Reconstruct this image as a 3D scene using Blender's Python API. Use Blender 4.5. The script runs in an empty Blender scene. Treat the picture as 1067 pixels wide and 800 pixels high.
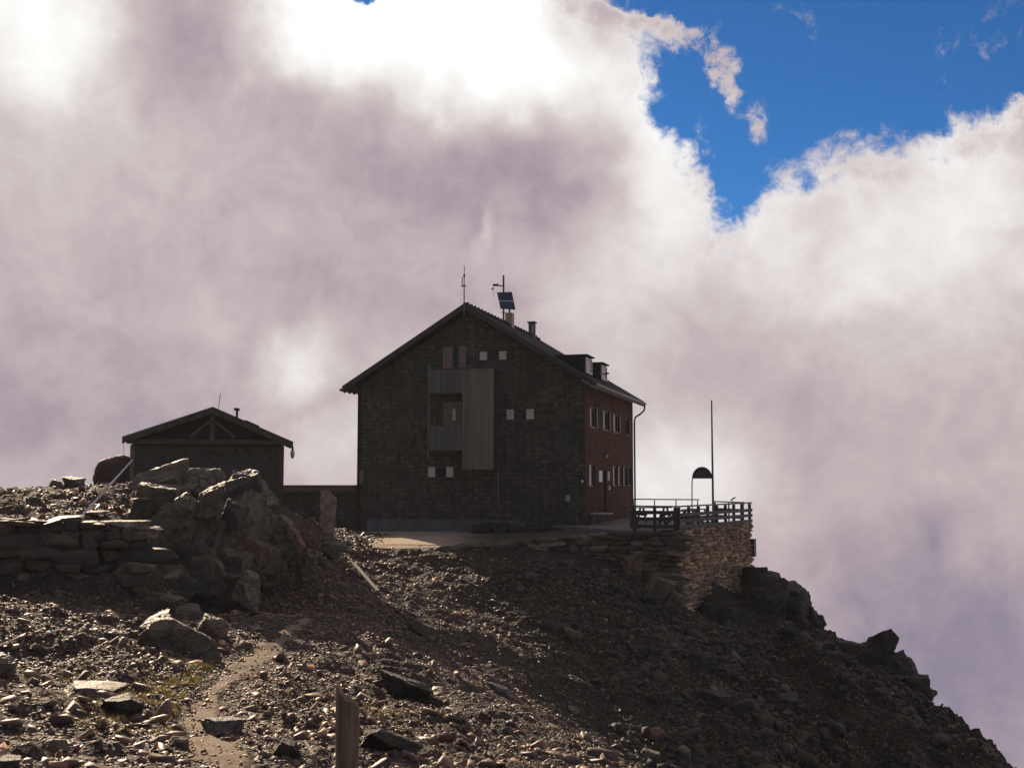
import bpy, bmesh, math, random
import numpy as np
from mathutils import Vector, Matrix, Euler

rng = np.random.default_rng(11)
random.seed(11)
SC = bpy.context.scene
COL = SC.collection
R = math.radians

# ------------------------------------------------------------------ camera
F, PIT, CZ = 1200.0, R(4.76), 2.4
CX, CY = 533.5, 400.0
cam_d = bpy.data.cameras.new('camera')
cam = bpy.data.objects.new('camera', cam_d); COL.objects.link(cam)
cam.location = (0, 0, CZ); cam.rotation_euler = (R(90) + PIT, 0, 0)
cam_d.sensor_width = 36; cam_d.lens = 36 * F / 1067.0
cam_d.clip_start = 0.1; cam_d.clip_end = 5000
SC.camera = cam

_f = np.array([0, math.cos(PIT), math.sin(PIT)]); _u = np.array([0, -math.sin(PIT), math.cos(PIT)])
_o = np.array([0, 0, CZ])
def ray(px, py):
    return _f + np.array([1., 0, 0]) * (px - CX) / F + _u * (CY - py) / F
def at(px, py, Y):                       # survey point seen at a pixel, Y metres out
    d = ray(px, py); return _o + d * (Y / d[1])

# ------------------------------------------------------------------ noise
def _hash(ix, iy, iz, seed):
    h = (ix.astype(np.int64) * 374761393 + iy.astype(np.int64) * 668265263 + iz.astype(np.int64) * 2147483647 + seed * 974711) & 0xffffffff
    h = ((h ^ (h >> 13)) * 1274126177) & 0xffffffff
    h = ((h ^ (h >> 16)) * 2246822519) & 0xffffffff
    return ((h ^ (h >> 15)) & 0xffffff) / float(0xffffff)
def vnoise(p, seed=0):
    i = np.floor(p).astype(np.int64); f = p - i; w = f * f * f * (f * (f * 6 - 15) + 10)
    out = 0
    for dx in (0, 1):
        for dy in (0, 1):
            for dz in (0, 1):
                wt = (w[:, 0] if dx else 1 - w[:, 0]) * (w[:, 1] if dy else 1 - w[:, 1]) * (w[:, 2] if dz else 1 - w[:, 2])
                out = out + wt * _hash(i[:, 0] + dx, i[:, 1] + dy, i[:, 2] + dz, seed)
    return out * 2 - 1
def fbm(p, octv=4, seed=0, gain=.5):
    a, s, t = 1., 0, 0
    for k in range(octv):
        s = s + a * vnoise(p * 2.03 ** k + k * 17.3, seed + k); t += a; a *= gain
    return s / t
def fbm2(x, y, octv=4, seed=0, gain=.5):
    return fbm(np.stack([x, y, np.full_like(x, seed * 1.37)], 1), octv, seed, gain)

# ------------------------------------------------------------------ node materials
def new_mat(name):
    m = bpy.data.materials.new(name); m.use_nodes = True
    nt = m.node_tree; b = nt.nodes['Principled BSDF']
    return m, nt, b
def nd(nt, typ, **kw):
    n = nt.nodes.new(typ)
    for k, v in kw.items():
        if k in ('inp',):
            for kk, vv in v.items():
                n.inputs[kk].default_value = vv
        else:
            setattr(n, k, v)
    return n
def ramp(nt, fac, stops):
    r = nt.nodes.new('ShaderNodeValToRGB'); e = r.color_ramp.elements
    while len(e) < len(stops): e.new(.5)
    for i, (p, c) in enumerate(stops):
        e[i].position = p; e[i].color = (*c, 1)
    nt.links.new(fac, r.inputs[0]); return r.outputs[0]
def mixc(nt, fac, a, b, mode='MIX'):
    m = nt.nodes.new('ShaderNodeMix'); m.data_type = 'RGBA'; m.blend_type = mode
    for s, v in ((m.inputs[0], fac), (m.inputs[6], a), (m.inputs[7], b)):
        if isinstance(v, (int, float)): s.default_value = v
        elif isinstance(v, tuple): s.default_value = (*v, 1)
        else: nt.links.new(v, s)
    return m.outputs[2]
def mth(nt, op, a, b=None, c=None, clamp=False):
    m = nt.nodes.new('ShaderNodeMath'); m.operation = op; m.use_clamp = clamp
    for i, v in enumerate((a, b, c)):
        if v is None: continue
        if isinstance(v, (int, float)): m.inputs[i].default_value = v
        else: nt.links.new(v, m.inputs[i])
    return m.outputs[0]
def noise(nt, vec, scale, detail=5, rough=.55, dist=0, out=0):
    n = nd(nt, 'ShaderNodeTexNoise', inp={'Scale': scale, 'Detail': detail, 'Roughness': rough, 'Distortion': dist})
    if vec is not None: nt.links.new(vec, n.inputs['Vector'])
    return n.outputs[out]
def bump(nt, b, h, strength=.5, dist=.02, prev=None):
    n = nd(nt, 'ShaderNodeBump', inp={'Strength': strength, 'Distance': dist})
    nt.links.new(h, n.inputs['Height'])
    if prev is not None: nt.links.new(prev, n.inputs['Normal'])
    nt.links.new(n.outputs[0], b.inputs['Normal']); return n.outputs[0]
def coords(nt, which='Object'):
    return nd(nt, 'ShaderNodeTexCoord').outputs[which]

def vadd_(nt, vec, fac):
    n = nd(nt, 'ShaderNodeVectorMath', operation='ADD'); nt.links.new(vec, n.inputs[0]); sc = nd(nt, 'ShaderNodeVectorMath', operation='SCALE')
    cb = nd(nt, 'ShaderNodeCombineXYZ'); [nt.links.new(fac, cb.inputs[i]) for i in range(3)]; nt.links.new(cb.outputs[0], sc.inputs[0]); sc.inputs['Scale'].default_value = .5
    nt.links.new(sc.outputs[0], n.inputs[1]); return n.outputs[0]
def simple(name, col, rough=.6, metal=0., var=.25, scale=6., bmp=.0, stretch=None):
    m, nt, b = new_mat(name)
    co = coords(nt)
    if stretch:
        mp = nd(nt, 'ShaderNodeMapping'); mp.inputs['Scale'].default_value = stretch
        nt.links.new(co, mp.inputs[0]); co = mp.outputs[0]
    n = noise(nt, co, scale, 6, .6)
    c = ramp(nt, n, [(.3, tuple(x * (1 - var) for x in col)), (.7, tuple(min(1, x * (1 + var)) for x in col))])
    nt.links.new(c, b.inputs['Base Color'])
    b.inputs['Roughness'].default_value = rough; b.inputs['Metallic'].default_value = metal
    if bmp: bump(nt, b, n, bmp, .01)
    return m

def shingles(name, cols, axes, w=.16, h=.15):
    m, nt, b = new_mat(name)
    sx = nd(nt, 'ShaderNodeSeparateXYZ'); nt.links.new(coords(nt), sx.inputs[0])
    cb = nd(nt, 'ShaderNodeCombineXYZ')
    nt.links.new(sx.outputs[axes[0]], cb.inputs[0]); nt.links.new(sx.outputs[axes[1]], cb.inputs[1])
    br = nd(nt, 'ShaderNodeTexBrick', offset=.47, squash=1.0)
    for k, v in {'Scale': 1.0, 'Mortar Size': .011, 'Mortar Smooth': .25, 'Brick Width': w, 'Row Height': h, 'Bias': 0.0}.items():
        br.inputs[k].default_value = v
    br.inputs['Color1'].default_value = (0, 0, 0, 1); br.inputs['Color2'].default_value = (1, 1, 1, 1)
    br.inputs['Mortar'].default_value = (.5, .5, .5, 1)
    nt.links.new(cb.outputs[0], br.inputs['Vector'])
    c = ramp(nt, br.outputs['Color'], [(0, cols[0]), (.5, cols[1]), (1, cols[2])])
    big = noise(nt, cb.outputs[0], .38, 6, .65)
    c = mixc(nt, ramp(nt, big, [(.38, (0, 0, 0)), (.62, (.8, .8, .8))]), c, cols[3])
    big2 = noise(nt, cb.outputs[0], .9, 6, .7)
    c = mixc(nt, .7, c, ramp(nt, big2, [(.3, (.6, .6, .62)), (.5, (1, 1, 1)), (.72, (1.5, 1.35, 1.2))]), 'MULTIPLY')
    c = mixc(nt, br.outputs['Fac'], c, tuple(x * .35 for x in cols[1]))
    streak = nd(nt, 'ShaderNodeMapping'); streak.inputs['Scale'].default_value = (5, .35, 1)
    nt.links.new(cb.outputs[0], streak.inputs[0])
    st = noise(nt, streak.outputs[0], 1.0, 4, .6)
    c = mixc(nt, .55, c, ramp(nt, st, [(.35, (.55, .55, .55)), (.7, (1.3, 1.3, 1.25))]), 'MULTIPLY')
    nt.links.new(c, b.inputs['Base Color']); b.inputs['Roughness'].default_value = .85; b.inputs['Specular IOR Level'].default_value = .12
    saw = mth(nt, 'SUBTRACT', 1.0, mth(nt, 'FRACT', mth(nt, 'DIVIDE', sx.outputs[axes[1]], h)))
    hh = mth(nt, 'SUBTRACT', mth(nt, 'MULTIPLY_ADD', br.outputs['Color'], .4, saw), br.outputs['Fac'])
    bump(nt, b, hh, .8, .025)
    return m

def shaded_zone(nt, co, c, col, amt):  # paints the right slope's shade into the ground and scree colour
    """shaded slope right of the saddle crest painted darker, with a greenish lichen tint"""
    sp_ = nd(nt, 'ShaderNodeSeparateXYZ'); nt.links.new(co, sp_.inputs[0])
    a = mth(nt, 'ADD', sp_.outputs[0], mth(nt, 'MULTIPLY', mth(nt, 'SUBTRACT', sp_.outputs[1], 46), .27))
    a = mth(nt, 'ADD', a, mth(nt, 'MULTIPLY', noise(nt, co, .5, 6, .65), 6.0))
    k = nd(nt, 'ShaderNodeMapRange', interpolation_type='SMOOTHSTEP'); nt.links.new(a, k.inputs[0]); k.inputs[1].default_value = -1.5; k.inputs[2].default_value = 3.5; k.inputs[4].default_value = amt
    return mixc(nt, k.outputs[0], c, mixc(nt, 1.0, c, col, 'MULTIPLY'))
def rockmat(name, a, b_, c_, scale=1.2, rough=.55, lichen=.0, island=False, objrand=True, bstr=.6):
    m, nt, b = new_mat(name)
    co = coords(nt)
    n1 = noise(nt, co, scale, 8, .62, .4); n2 = noise(nt, co, scale * 4.3, 8, .7)
    n3 = noise(nt, co, scale * 22, 6, .7)
    c = ramp(nt, n1, [(.32, a), (.5, b_), (.68, c_)])
    c = mixc(nt, .8, c, ramp(nt, n2, [(.3, (.55, .55, .57)), (.5, (1, 1, 1)), (.72, (1.35, 1.28, 1.2))]), 'MULTIPLY')
    if island:
        g = nd(nt, 'ShaderNodeNewGeometry').outputs['Random Per Island']
        c = mixc(nt, .85, c, ramp(nt, g, [(0, (.55, .55, .6)), (.25, (.9, .85, .8)), (.45, (1.35, 1.15, .95)), (.7, (.75, .72, .72)), (.86, (1.35, 1.3, 1.2)), (.95, (2.0, 1.85, 1.6)), (1, (3.0, 2.8, 2.4))]), 'MULTIPLY')
    elif objrand:
        g = nd(nt, 'ShaderNodeObjectInfo').outputs['Random']
        c = mixc(nt, .7, c, ramp(nt, g, [(0, (.7, .7, .75)), (.35, (1.05, .95, .85)), (.7, (.85, .88, .85)), (1, (1.3, 1.2, 1.1))]), 'MULTIPLY')
    if lichen:
        n4 = noise(nt, co, scale * 2.6, 9, .72)
        c = mixc(nt, ramp(nt, n4, [(.52, (0, 0, 0)), (.64, (lichen,) * 3)]), c, (.085, .10, .045))
    if island and name == 'scree': c = shaded_zone(nt, co, c, (.55, .63, .60), 1.0)
    nt.links.new(c, b.inputs['Base Color']); b.inputs['Roughness'].default_value = rough; b.inputs['Specular IOR Level'].default_value = .45 if name == 'scree' else .15
    vo = nd(nt, 'ShaderNodeTexVoronoi', feature='DISTANCE_TO_EDGE', inp={'Scale': scale * 1.6}); nt.links.new(vadd_(nt, co, n2), vo.inputs['Vector'])
    ck = nd(nt, 'ShaderNodeMapRange'); nt.links.new(vo.outputs['Distance'], ck.inputs[0]); ck.inputs[2].default_value = .07
    hh = mth(nt, 'ADD', mth(nt, 'MULTIPLY', n2, .8), mth(nt, 'MULTIPLY', n3, .35))
    if not island: hh = mth(nt, 'ADD', hh, mth(nt, 'MULTIPLY', ck.outputs[0], .45))
    bump(nt, b, hh, min(1, bstr * 1.5), .11)
    return m

M = {}
M['front'] = shingles('weathered shingles', [(.056, .043, .033), (.095, .072, .056), (.16, .118, .088), (.062, .074, .050)], (0, 2), .21, .2)
M['side'] = shingles('red brown shingles', [(.058, .019, .006), (.092, .030, .010), (.15, .054, .020), (.048, .024, .012)], (1, 2), .21, .2)
M['roof'] = shingles('dark roof tiles', [(.006, .009, .013), (.009, .014, .020), (.013, .018, .024), (.008, .012, .017)], (1, 2), .35, .2)
M['roof'].node_tree.nodes['Principled BSDF'].inputs['Specular IOR Level'].default_value = .12
M['roof'].node_tree.nodes['Principled BSDF'].inputs['Roughness'].default_value = .9
M['darkwood'] = simple('dark stained timber', (.045, .036, .03), .75, var=.35, scale=5, bmp=.3, stretch=(1, 1, 8))
M['fascia'] = simple('fascia boards', (.12, .072, .05), .7, var=.3, scale=4, bmp=.2)
M['redboard'] = simple('red brown boards', (.12, .055, .038), .75, var=.3, scale=5, bmp=.2)
M['oliveboard'] = simple('olive brown boards', (.075, .066, .042), .8, var=.35, scale=4, bmp=.25)
M['greyboard'] = simple('grey green boards', (.115, .12, .095), .75, var=.3, scale=3, bmp=.25, stretch=(6, 6, .5))
M['tanboard'] = simple('tan boards', (.19, .15, .095), .75, var=.25, scale=4, bmp=.25)
M['pinkboard'] = simple('pinkish boards', (.22, .14, .105), .7, var=.25, scale=4)
M['stripe'] = simple('striped boards', (.20, .16, .10), .75, var=.6, scale=4, stretch=(4.5, 1, .06))
M['stripegrey'] = simple('striped grey boards', (.125, .125, .095), .75, var=.6, scale=4, stretch=(4.5, 1, .06))
M['cream'] = simple('cream paint', (.62, .52, .39), .6, var=.12)
M['white'] = simple('white paint', (.75, .72, .68), .5, var=.06)
M['frame'] = simple('pale window paint', (.42, .38, .34), .55, var=.1)
GLASS_SPEC = .22
M['dimframe'] = simple('weathered window frame', (.13, .11, .095), .6, var=.2)
M['glass'] = simple('dark window glass', (.012, .016, .024), .12, var=.1); M['glass'].node_tree.nodes['Principled BSDF'].inputs['Specular IOR Level'].default_value = GLASS_SPEC
M['metal'] = simple('grey metal', (.16, .16, .165), .4, .8, .15)
M['sunsheet'] = simple('sunlit sheet edge', (.55, .54, .52), .5, .0, .1)  # bright sunlit edge of the left shed roof put into the colour
M['darkmetal'] = simple('dark metal', (.03, .031, .034), .45, .6, .2)
M['concrete'] = simple('concrete', (.12, .12, .105), .85, var=.3, scale=2, bmp=.3)
M['floor'] = simple('terrace paving', (.14, .135, .125), .75, var=.3, scale=2, bmp=.3)
M['chim'] = simple('plastered chimney', (.42, .33, .22), .8, var=.2)
M['chim2'] = simple('dark chimney', (.07, .052, .05), .7, var=.3)
M['solar'] = simple('solar cells', (.012, .035, .085), .12, .0, .3, 12)
M['railwood'] = simple('dark railing wood', (.05, .042, .037), .7, var=.3, scale=5, bmp=.2)
M['railpale'] = simple('grey rail', (.13, .115, .105), .6, var=.2)
M['postwood'] = simple('weathered stake', (.19, .145, .085), .8, var=.5, scale=5, bmp=.7, stretch=(5, 5, .6))
M['tarp'] = simple('reddish boulder', (.085, .042, .034), .75, var=.25, scale=2, bmp=.3)
M['sign'] = simple('dark sign', (.022, .024, .03), .5, var=.2)
M['signink'] = simple('pale scrawl', (.12, .12, .125), .6)

G1, G2, G3 = (.12, .104, .078), (.19, .16, .115), (.22, .158, .10)
M['rock'] = rockmat('rock', G1, G2, G3, .9, .52, .35)
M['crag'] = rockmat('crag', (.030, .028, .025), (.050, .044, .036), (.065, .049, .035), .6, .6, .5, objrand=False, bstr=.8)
M['redrock'] = rockmat('reddish rock', (.15, .105, .08), (.22, .14, .098), (.26, .175, .12), 1.1, .55, .2)
M['greyblue'] = rockmat('striated grey rock', (.10, .097, .093), (.145, .135, .122), (.175, .15, .12), 1.4, .5, .2)
M['paleslab'] = rockmat('pale slab', (.22, .18, .13), (.28, .225, .165), (.32, .265, .2), 1.5, .6, .1)
M['tanslab'] = rockmat('tan slab', (.34, .26, .165), (.42, .325, .21), (.5, .40, .27), 1.5, .7, .1)
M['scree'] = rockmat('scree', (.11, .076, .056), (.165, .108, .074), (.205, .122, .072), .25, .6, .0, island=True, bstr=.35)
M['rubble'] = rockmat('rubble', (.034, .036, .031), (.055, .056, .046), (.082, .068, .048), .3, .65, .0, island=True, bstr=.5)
M['wallstone'] = rockmat('terrace stone', (.27, .20, .125), (.35, .26, .165), (.42, .32, .21), .5, .7, .0, island=True, bstr=.4)
M['drystone'] = rockmat('dry stone', (.095, .085, .068), (.14, .115, .085), (.185, .135, .088), .6, .6, .45, island=True, bstr=.5)


# ground
def ground_mat():
    m, nt, b = new_mat('gravelly ground'); co = coords(nt)
    v = nd(nt, 'ShaderNodeTexVoronoi', inp={'Scale': 9.0, 'Randomness': 1.0}); nt.links.new(co, v.inputs['Vector'])
    v2 = nd(nt, 'ShaderNodeTexVoronoi', inp={'Scale': 26.0}); nt.links.new(co, v2.inputs['Vector'])
    n1 = noise(nt, co, .22, 6, .6); n2 = noise(nt, co, 3.0, 8, .7)
    c = ramp(nt, n1, [(.3, (.050, .046, .040)), (.5, (.066, .055, .044)), (.7, (.088, .066, .047))])
    sep = nd(nt, 'ShaderNodeSeparateColor'); nt.links.new(v.outputs['Color'], sep.inputs[0])
    c = mixc(nt, .7, c, ramp(nt, sep.outputs[0], [(0, (.5, .5, .5)), (.5, (1, .95, .9)), (1, (1.5, 1.4, 1.3))]), 'MULTIPLY')
    c = mixc(nt, .8, c, ramp(nt, n2, [(.3, (.6, .6, .6)), (.7, (1.3, 1.25, 1.2))]), 'MULTIPLY')
    n4 = noise(nt, co, .6, 8, .7)
    c = mixc(nt, ramp(nt, n4, [(.55, (0, 0, 0)), (.68, (.5, .5, .5))]), c, (.075, .075, .03))
    c = shaded_zone(nt, co, c, (.42, .50, .47), 1.0)
    nt.links.new(c, b.inputs['Base Color']); b.inputs['Roughness'].default_value = .85; b.inputs['Specular IOR Level'].default_value = .2
    p = bump(nt, b, v.outputs['Distance'], .9, .08)
    p = bump(nt, b, v2.outputs['Distance'], .7, .03, p)
    return m
M['ground'] = ground_mat()
def path_mat():
    m, nt, b = new_mat('trodden soil'); co = coords(nt)
    n1 = noise(nt, co, 1.3, 8, .65); n2 = noise(nt, co, 14, 8, .75)
    c = ramp(nt, n1, [(.3, (.18, .135, .09)), (.7, (.27, .205, .14))])
    c = mixc(nt, .7, c, ramp(nt, n2, [(.3, (.65, .65, .65)), (.7, (1.3, 1.3, 1.3))]), 'MULTIPLY')
    nt.links.new(c, b.inputs['Base Color']); b.inputs['Roughness'].default_value = .9; b.inputs['Specular IOR Level'].default_value = .15
    bump(nt, b, n2, .7, .03); return m
M['path'] = path_mat()
def walk_mat():
    m, nt, b = new_mat('gravel walkway'); co = coords(nt); n = noise(nt, co, 6, 8, .7); sp_ = nd(nt, 'ShaderNodeSeparateXYZ'); nt.links.new(co, sp_.inputs[0])
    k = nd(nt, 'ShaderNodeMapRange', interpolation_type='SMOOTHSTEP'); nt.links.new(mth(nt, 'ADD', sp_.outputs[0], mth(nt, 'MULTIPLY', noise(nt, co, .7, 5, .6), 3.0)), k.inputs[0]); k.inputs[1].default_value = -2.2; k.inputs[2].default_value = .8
    c = mixc(nt, k.outputs[0], (.46, .37, .27), (.085, .078, .062))  # lit patch pale, shaded rest dark: light and shade put into the colour
    c = mixc(nt, .85, c, ramp(nt, n, [(.3, (.55, .53, .5)), (.5, (1, 1, 1)), (.7, (1.3, 1.3, 1.25))]), 'MULTIPLY')
    nt.links.new(c, b.inputs['Base Color']); b.inputs['Roughness'].default_value = .85; b.inputs['Specular IOR Level'].default_value = .1; bump(nt, b, n, .8, .06); return m
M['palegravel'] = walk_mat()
M['grass'] = simple('dry alpine grass', (.19, .15, .045), .7, var=.45, scale=1.2)
_nt = M['grass'].node_tree; _b = _nt.nodes['Principled BSDF']; _t = _nt.nodes.new('ShaderNodeBsdfTranslucent'); _m = _nt.nodes.new('ShaderNodeMixShader'); _m.inputs[0].default_value = .5
_nt.links.new(_b.inputs['Base Color'].links[0].from_socket, _t.inputs[0]); _nt.links.new(_b.outputs[0], _m.inputs[1]); _nt.links.new(_t.outputs[0], _m.inputs[2]); _nt.links.new(_m.outputs[0], _nt.nodes['Material Output'].inputs[0])

# ------------------------------------------------------------------ mesh building
class MB:
    def __init__(s): s.v = []; s.f = []
    def add(s, v, f):
        o = len(s.v); s.v += [tuple(map(float, p)) for p in v]; s.f += [tuple(i + o for i in q) for q in f]; return s
    def box(s, x0, x1, y0, y1, z0, z1):
        v = [(x, y, z) for z in (z0, z1) for y in (y0, y1) for x in (x0, x1)]
        return s.add(v, [(0, 2, 3, 1), (4, 5, 7, 6), (0, 1, 5, 4), (2, 6, 7, 3), (0, 4, 6, 2), (1, 3, 7, 5)])
    def beam(s, p, q, w, h, up=(0, 0, 1)):
        p, q = Vector(p), Vector(q); d = (q - p).normalized(); u = Vector(up)
        sx = d.cross(u).normalized() * (w / 2); sz = sx.cross(d).normalized() * (h / 2)
        v = [e + a * sx + b * sz for e in (p, q) for b in (-1, 1) for a in (-1, 1)]
        return s.add(v, [(0, 1, 3, 2), (4, 6, 7, 5), (0, 4, 5, 1), (2, 3, 7, 6), (0, 2, 6, 4), (1, 5, 7, 3)])
    def extrude(s, poly, vec):
        n = len(poly); v = [Vector(p) for p in poly] + [Vector(p) + Vector(vec) for p in poly]
        return s.add(v, [tuple(range(n - 1, -1, -1)), tuple(range(n, 2 * n))] + [(i, (i + 1) % n, n + (i + 1) % n, n + i) for i in range(n)])
    def tube(s, pts, r, n=8):
        pts = [Vector(p) for p in pts]; rs = r if isinstance(r, (list, tuple)) else [r] * len(pts); v = []; f = []
        for i, p in enumerate(pts):
            d = (pts[min(i + 1, len(pts) - 1)] - pts[max(i - 1, 0)]).normalized()
            a = d.cross(Vector((.31, .83, .46))).normalized(); b = d.cross(a)
            v += [p + rs[i] * (math.cos(t) * a + math.sin(t) * b) for t in [2 * math.pi * k / n for k in range(n)]]
        for i in range(len(pts) - 1):
            for k in range(n):
                f.append((i * n + k, i * n + (k + 1) % n, (i + 1) * n + (k + 1) % n, (i + 1) * n + k))
        f += [tuple(range(n - 1, -1, -1)), tuple(range((len(pts) - 1) * n, len(pts) * n))]
        return s.add(v, f)
    def build(s, name, mat, parent=None, smooth=None):
        me = bpy.data.meshes.new(name); me.from_pydata(s.v, [], s.f); me.update()
        bm = bmesh.new(); bm.from_mesh(me); bmesh.ops.recalc_face_normals(bm, faces=bm.faces); bm.to_mesh(me); bm.free()
        return link(name, me, mat, parent, smooth)
def link(name, me, mat, parent=None, smooth=None):
    o = bpy.data.objects.new(name, me); COL.objects.link(o)
    if mat is not None: me.materials.append(M[mat] if isinstance(mat, str) else mat)
    if parent is not None: o.parent = parent
    if smooth is not None:
        me.polygons.foreach_set('use_smooth', [True] * len(me.polygons)); me.set_sharp_from_angle(angle=R(smooth))
    return o
def np_mesh(name, V, Fc, mat, smooth=None):      # V (n,3), Fc (m,k)
    me = bpy.data.meshes.new(name); n, m, k = len(V), len(Fc), Fc.shape[1]
    me.vertices.add(n); me.vertices.foreach_set('co', np.asarray(V, np.float32).ravel())
    me.loops.add(m * k); me.loops.foreach_set('vertex_index', np.asarray(Fc, np.int32).ravel())
    me.polygons.add(m); me.polygons.foreach_set('loop_start', np.arange(0, m * k, k, dtype=np.int32))
    me.update(calc_edges=True)
    return link(name, me, mat, None, smooth)
def tag(o, label=None, cat=None, group=None, kind=None):
    if label: o['label'] = label
    if cat: o['category'] = cat
    if group: o['group'] = group
    if kind: o['kind'] = kind
    return o
def empty(name, loc=(0, 0, 0), rz=0):
    o = bpy.data.objects.new(name, None); COL.objects.link(o); o.location = loc; o.rotation_euler = (0, 0, rz)
    o.empty_display_size = .3; return o
def copy_tree(o, parent=None):
    c = o.copy(); COL.objects.link(c); c.parent = parent
    for ch in list(o.children): copy_tree(ch, c)
    return c

# ------------------------------------------------------------------ hut frame
HA = R(15.6)
U = np.array([math.cos(HA), -math.sin(HA), 0]); V_ = np.array([math.sin(HA), math.cos(HA), 0])
HW, HD = 11.93, 13.9
HL = np.array([-7.945, 59.208, 0.0])
def hw(x, y, z=0): return HL + U * x + V_ * y + np.array([0, 0, z])
def hloc(p): q = np.asarray(p)[:, :2] - HL[:2]; return q @ U[:2], q @ V_[:2]
def on_front(px, py, y=0.):
    d = ray(px, py); P = HL + V_ * y; p = _o + d * (((P - _o) @ V_) / (d @ V_)); q = p - HL
    return q @ U, q[2]
def on_side(px, py, x=HW):
    d = ray(px, py); P = HL + U * x; p = _o + d * (((P - _o) @ U) / (d @ U)); q = p - HL
    return q @ V_, q[2]

# ------------------------------------------------------------------ terrain
ctrl = [(0, 800, 12.5), (230, 800, 13), (450, 800, 14), (560, 800, 16.5), (650, 803, 19), (620, 785, 20.6),
        (0, 740, 16.5), (200, 740, 18), (400, 740, 20), (480, 735, 23), (560, 752, 23.5),
        (0, 680, 22), (100, 680, 22.5), (265, 680, 26), (345, 680, 27), (420, 680, 28.5), (470, 700, 28),
        (600, 740, 35.5), (700, 800, 33.5), (900, 800, 37.5), (1040, 800, 40), (800, 740, 39.5), (930, 745, 42.5), (550, 680, 38.5), (700, 680, 42.3), (820, 690, 44.5), (905, 700, 45.5),
        (0, 622, 28), (100, 632, 28), (200, 650, 28), (330, 640, 33), (400, 630, 38), (500, 630, 43), (600, 630, 44.8), (700, 645, 46.3), (750, 652, 49), (820, 650, 50.5),
        (0, 602, 30.6), (60, 618, 30.6), (150, 636, 30.4), (0, 546, 32.4), (80, 543, 32.6), (140, 547, 33.2), (190, 635, 32.0), (205, 632, 34.5), (250, 630, 35.2), (300, 615, 37),
        (0, 512, 39), (60, 507, 41), (105, 504, 43), (0, 530, 35), (100, 522, 37), (-200, 512, 38), (-200, 620, 26), (-200, 740, 15), (-200, 545, 32),
        (200, 500, 42), (260, 520, 41.5), (200, 648, 29.5), (262, 640, 31.2), (330, 606, 38.0), (345, 588, 42), (366, 574, 47.2),
        (380, 590, 45.5), (450, 594, 46), (550, 592, 47), (640, 598, 48), (690, 620, 48), (735, 645, 51),
        (330, 553, 49), (370, 563, 52), (440, 569, 50.2), (540, 566, 52.2), (470, 560, 55), (373, 557, 59), (560, 552, 55.5), (610, 549, 56)]
P = [at(*c) for c in ctrl]
P += [np.array(p, float) for p in [
    (0, 0, .8), (-6, 3, 1.0), (6, 3, .3), (0, -8, 1.6), (-8, 8, .2), (5, 8, -.3), (5, 20, -4.6), (5, 27, -6.2), (8, 30, -7.2), (10, 24, -9), (8, 12, -4.5), (4.5, 8, -1.4), (14, 34, -9.5), (12, 3, -2.5), (20, 0, -5), (0, -30, 3.5), (-25, -10, 3), (0, -90, 6), (-90, 0, -8), (60, -60, -25),
    (-15.1, 46, 2.1), (-9.2, 46.5, 1.6), (-12, 49, 1.8), (-12, 55, 1.0), (-16, 60, -.5), (-8, 65, -.6), (-3, 76, -2), (3, 72, -1.2), (10, 64, -2.0), (12, 70, -5), (5, 60, -.4), (8, 54, -.6),
    (-25, 50, 0), (-30, 40, 1.0), (-45, 40, -4), (-40, 70, -14), (-10, 85, -8), (5, 90, -12), (0, 130, -50), (-80, 110, -70), (60, 120, -100), (0, 300, -230), (-250, 200, -220), (250, 200, -280), (-300, -100, -60), (300, 0, -300), (300, -250, -180), (-250, -280, -40), (0, -300, 0),
    (13.0, 56.5, -3.6), (11.2, 54.5, -3.7), (14.4, 54.5, -4.6), (14.6, 60, -5), (17, 57, -9), (16.4, 50, -6.2), (19, 49, -10), (17.6, 44.5, -7.2), (21, 44, -12), (19.5, 39, -10.5), (18, 30, -12), (15.5, 24, -12), (24, 52, -20), (26, 40, -21), (25, 28, -20), (40, 45, -42), (40, 20, -34), (80, 40, -95)]]
P = np.array(P)
def _phi(x, y): return np.sqrt((x[:, None] - P[None, :, 0]) ** 2 + (y[:, None] - P[None, :, 1]) ** 2 + .6)
_A = _phi(P[:, 0], P[:, 1]); _n = len(P)
_A[np.arange(_n), np.arange(_n)] -= .12
_T = np.column_stack([np.ones(_n), P[:, :2]])
_S = np.linalg.solve(np.block([[_A, _T], [_T.T, np.zeros((3, 3))]]), np.concatenate([P[:, 2], np.zeros(3)]))
# path centre line and half width, surveyed on the slope
path_px = [(262, 830, 11.5, .46), (243, 800, 13, .42), (217, 770, 15.2, .36), (207, 745, 17.4, .34), (222, 718, 20, .36), (250, 695, 23.4, .40), (283, 676, 26.6, .50), (300, 662, 29, .42), (325, 640, 33, .36), (345, 622, 36, .3)]
PW = []
for i in range(len(path_px) - 1):
    for t in np.linspace(0, 1, 12, endpoint=False):
        a, b = path_px[i], path_px[i + 1]; pa, pb = at(*a[:3]), at(*b[:3]); PW.append([*(pa + (pb - pa) * t)[:2], a[3] + (b[3] - a[3]) * t])
PW = np.array(PW)
for _ in range(8): PW[1:-1, :2] = .5 * PW[1:-1, :2] + .25 * (PW[:-2, :2] + PW[2:, :2])
def path_d(x, y):
    out = np.full(len(x), 99.); near = (np.abs(x + 4) < 12) & (y > 6) & (y < 48)
    if near.any():
        d = np.sqrt((x[near][:, None] - PW[None, :, 0]) ** 2 + (y[near][:, None] - PW[None, :, 1]) ** 2) - PW[None, :, 2]
        out[near] = d.min(1)
    return out
def sstep(a, b, x): t = np.clip((x - a) / (b - a), 0, 1); return t * t * (3 - 2 * t)
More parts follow.
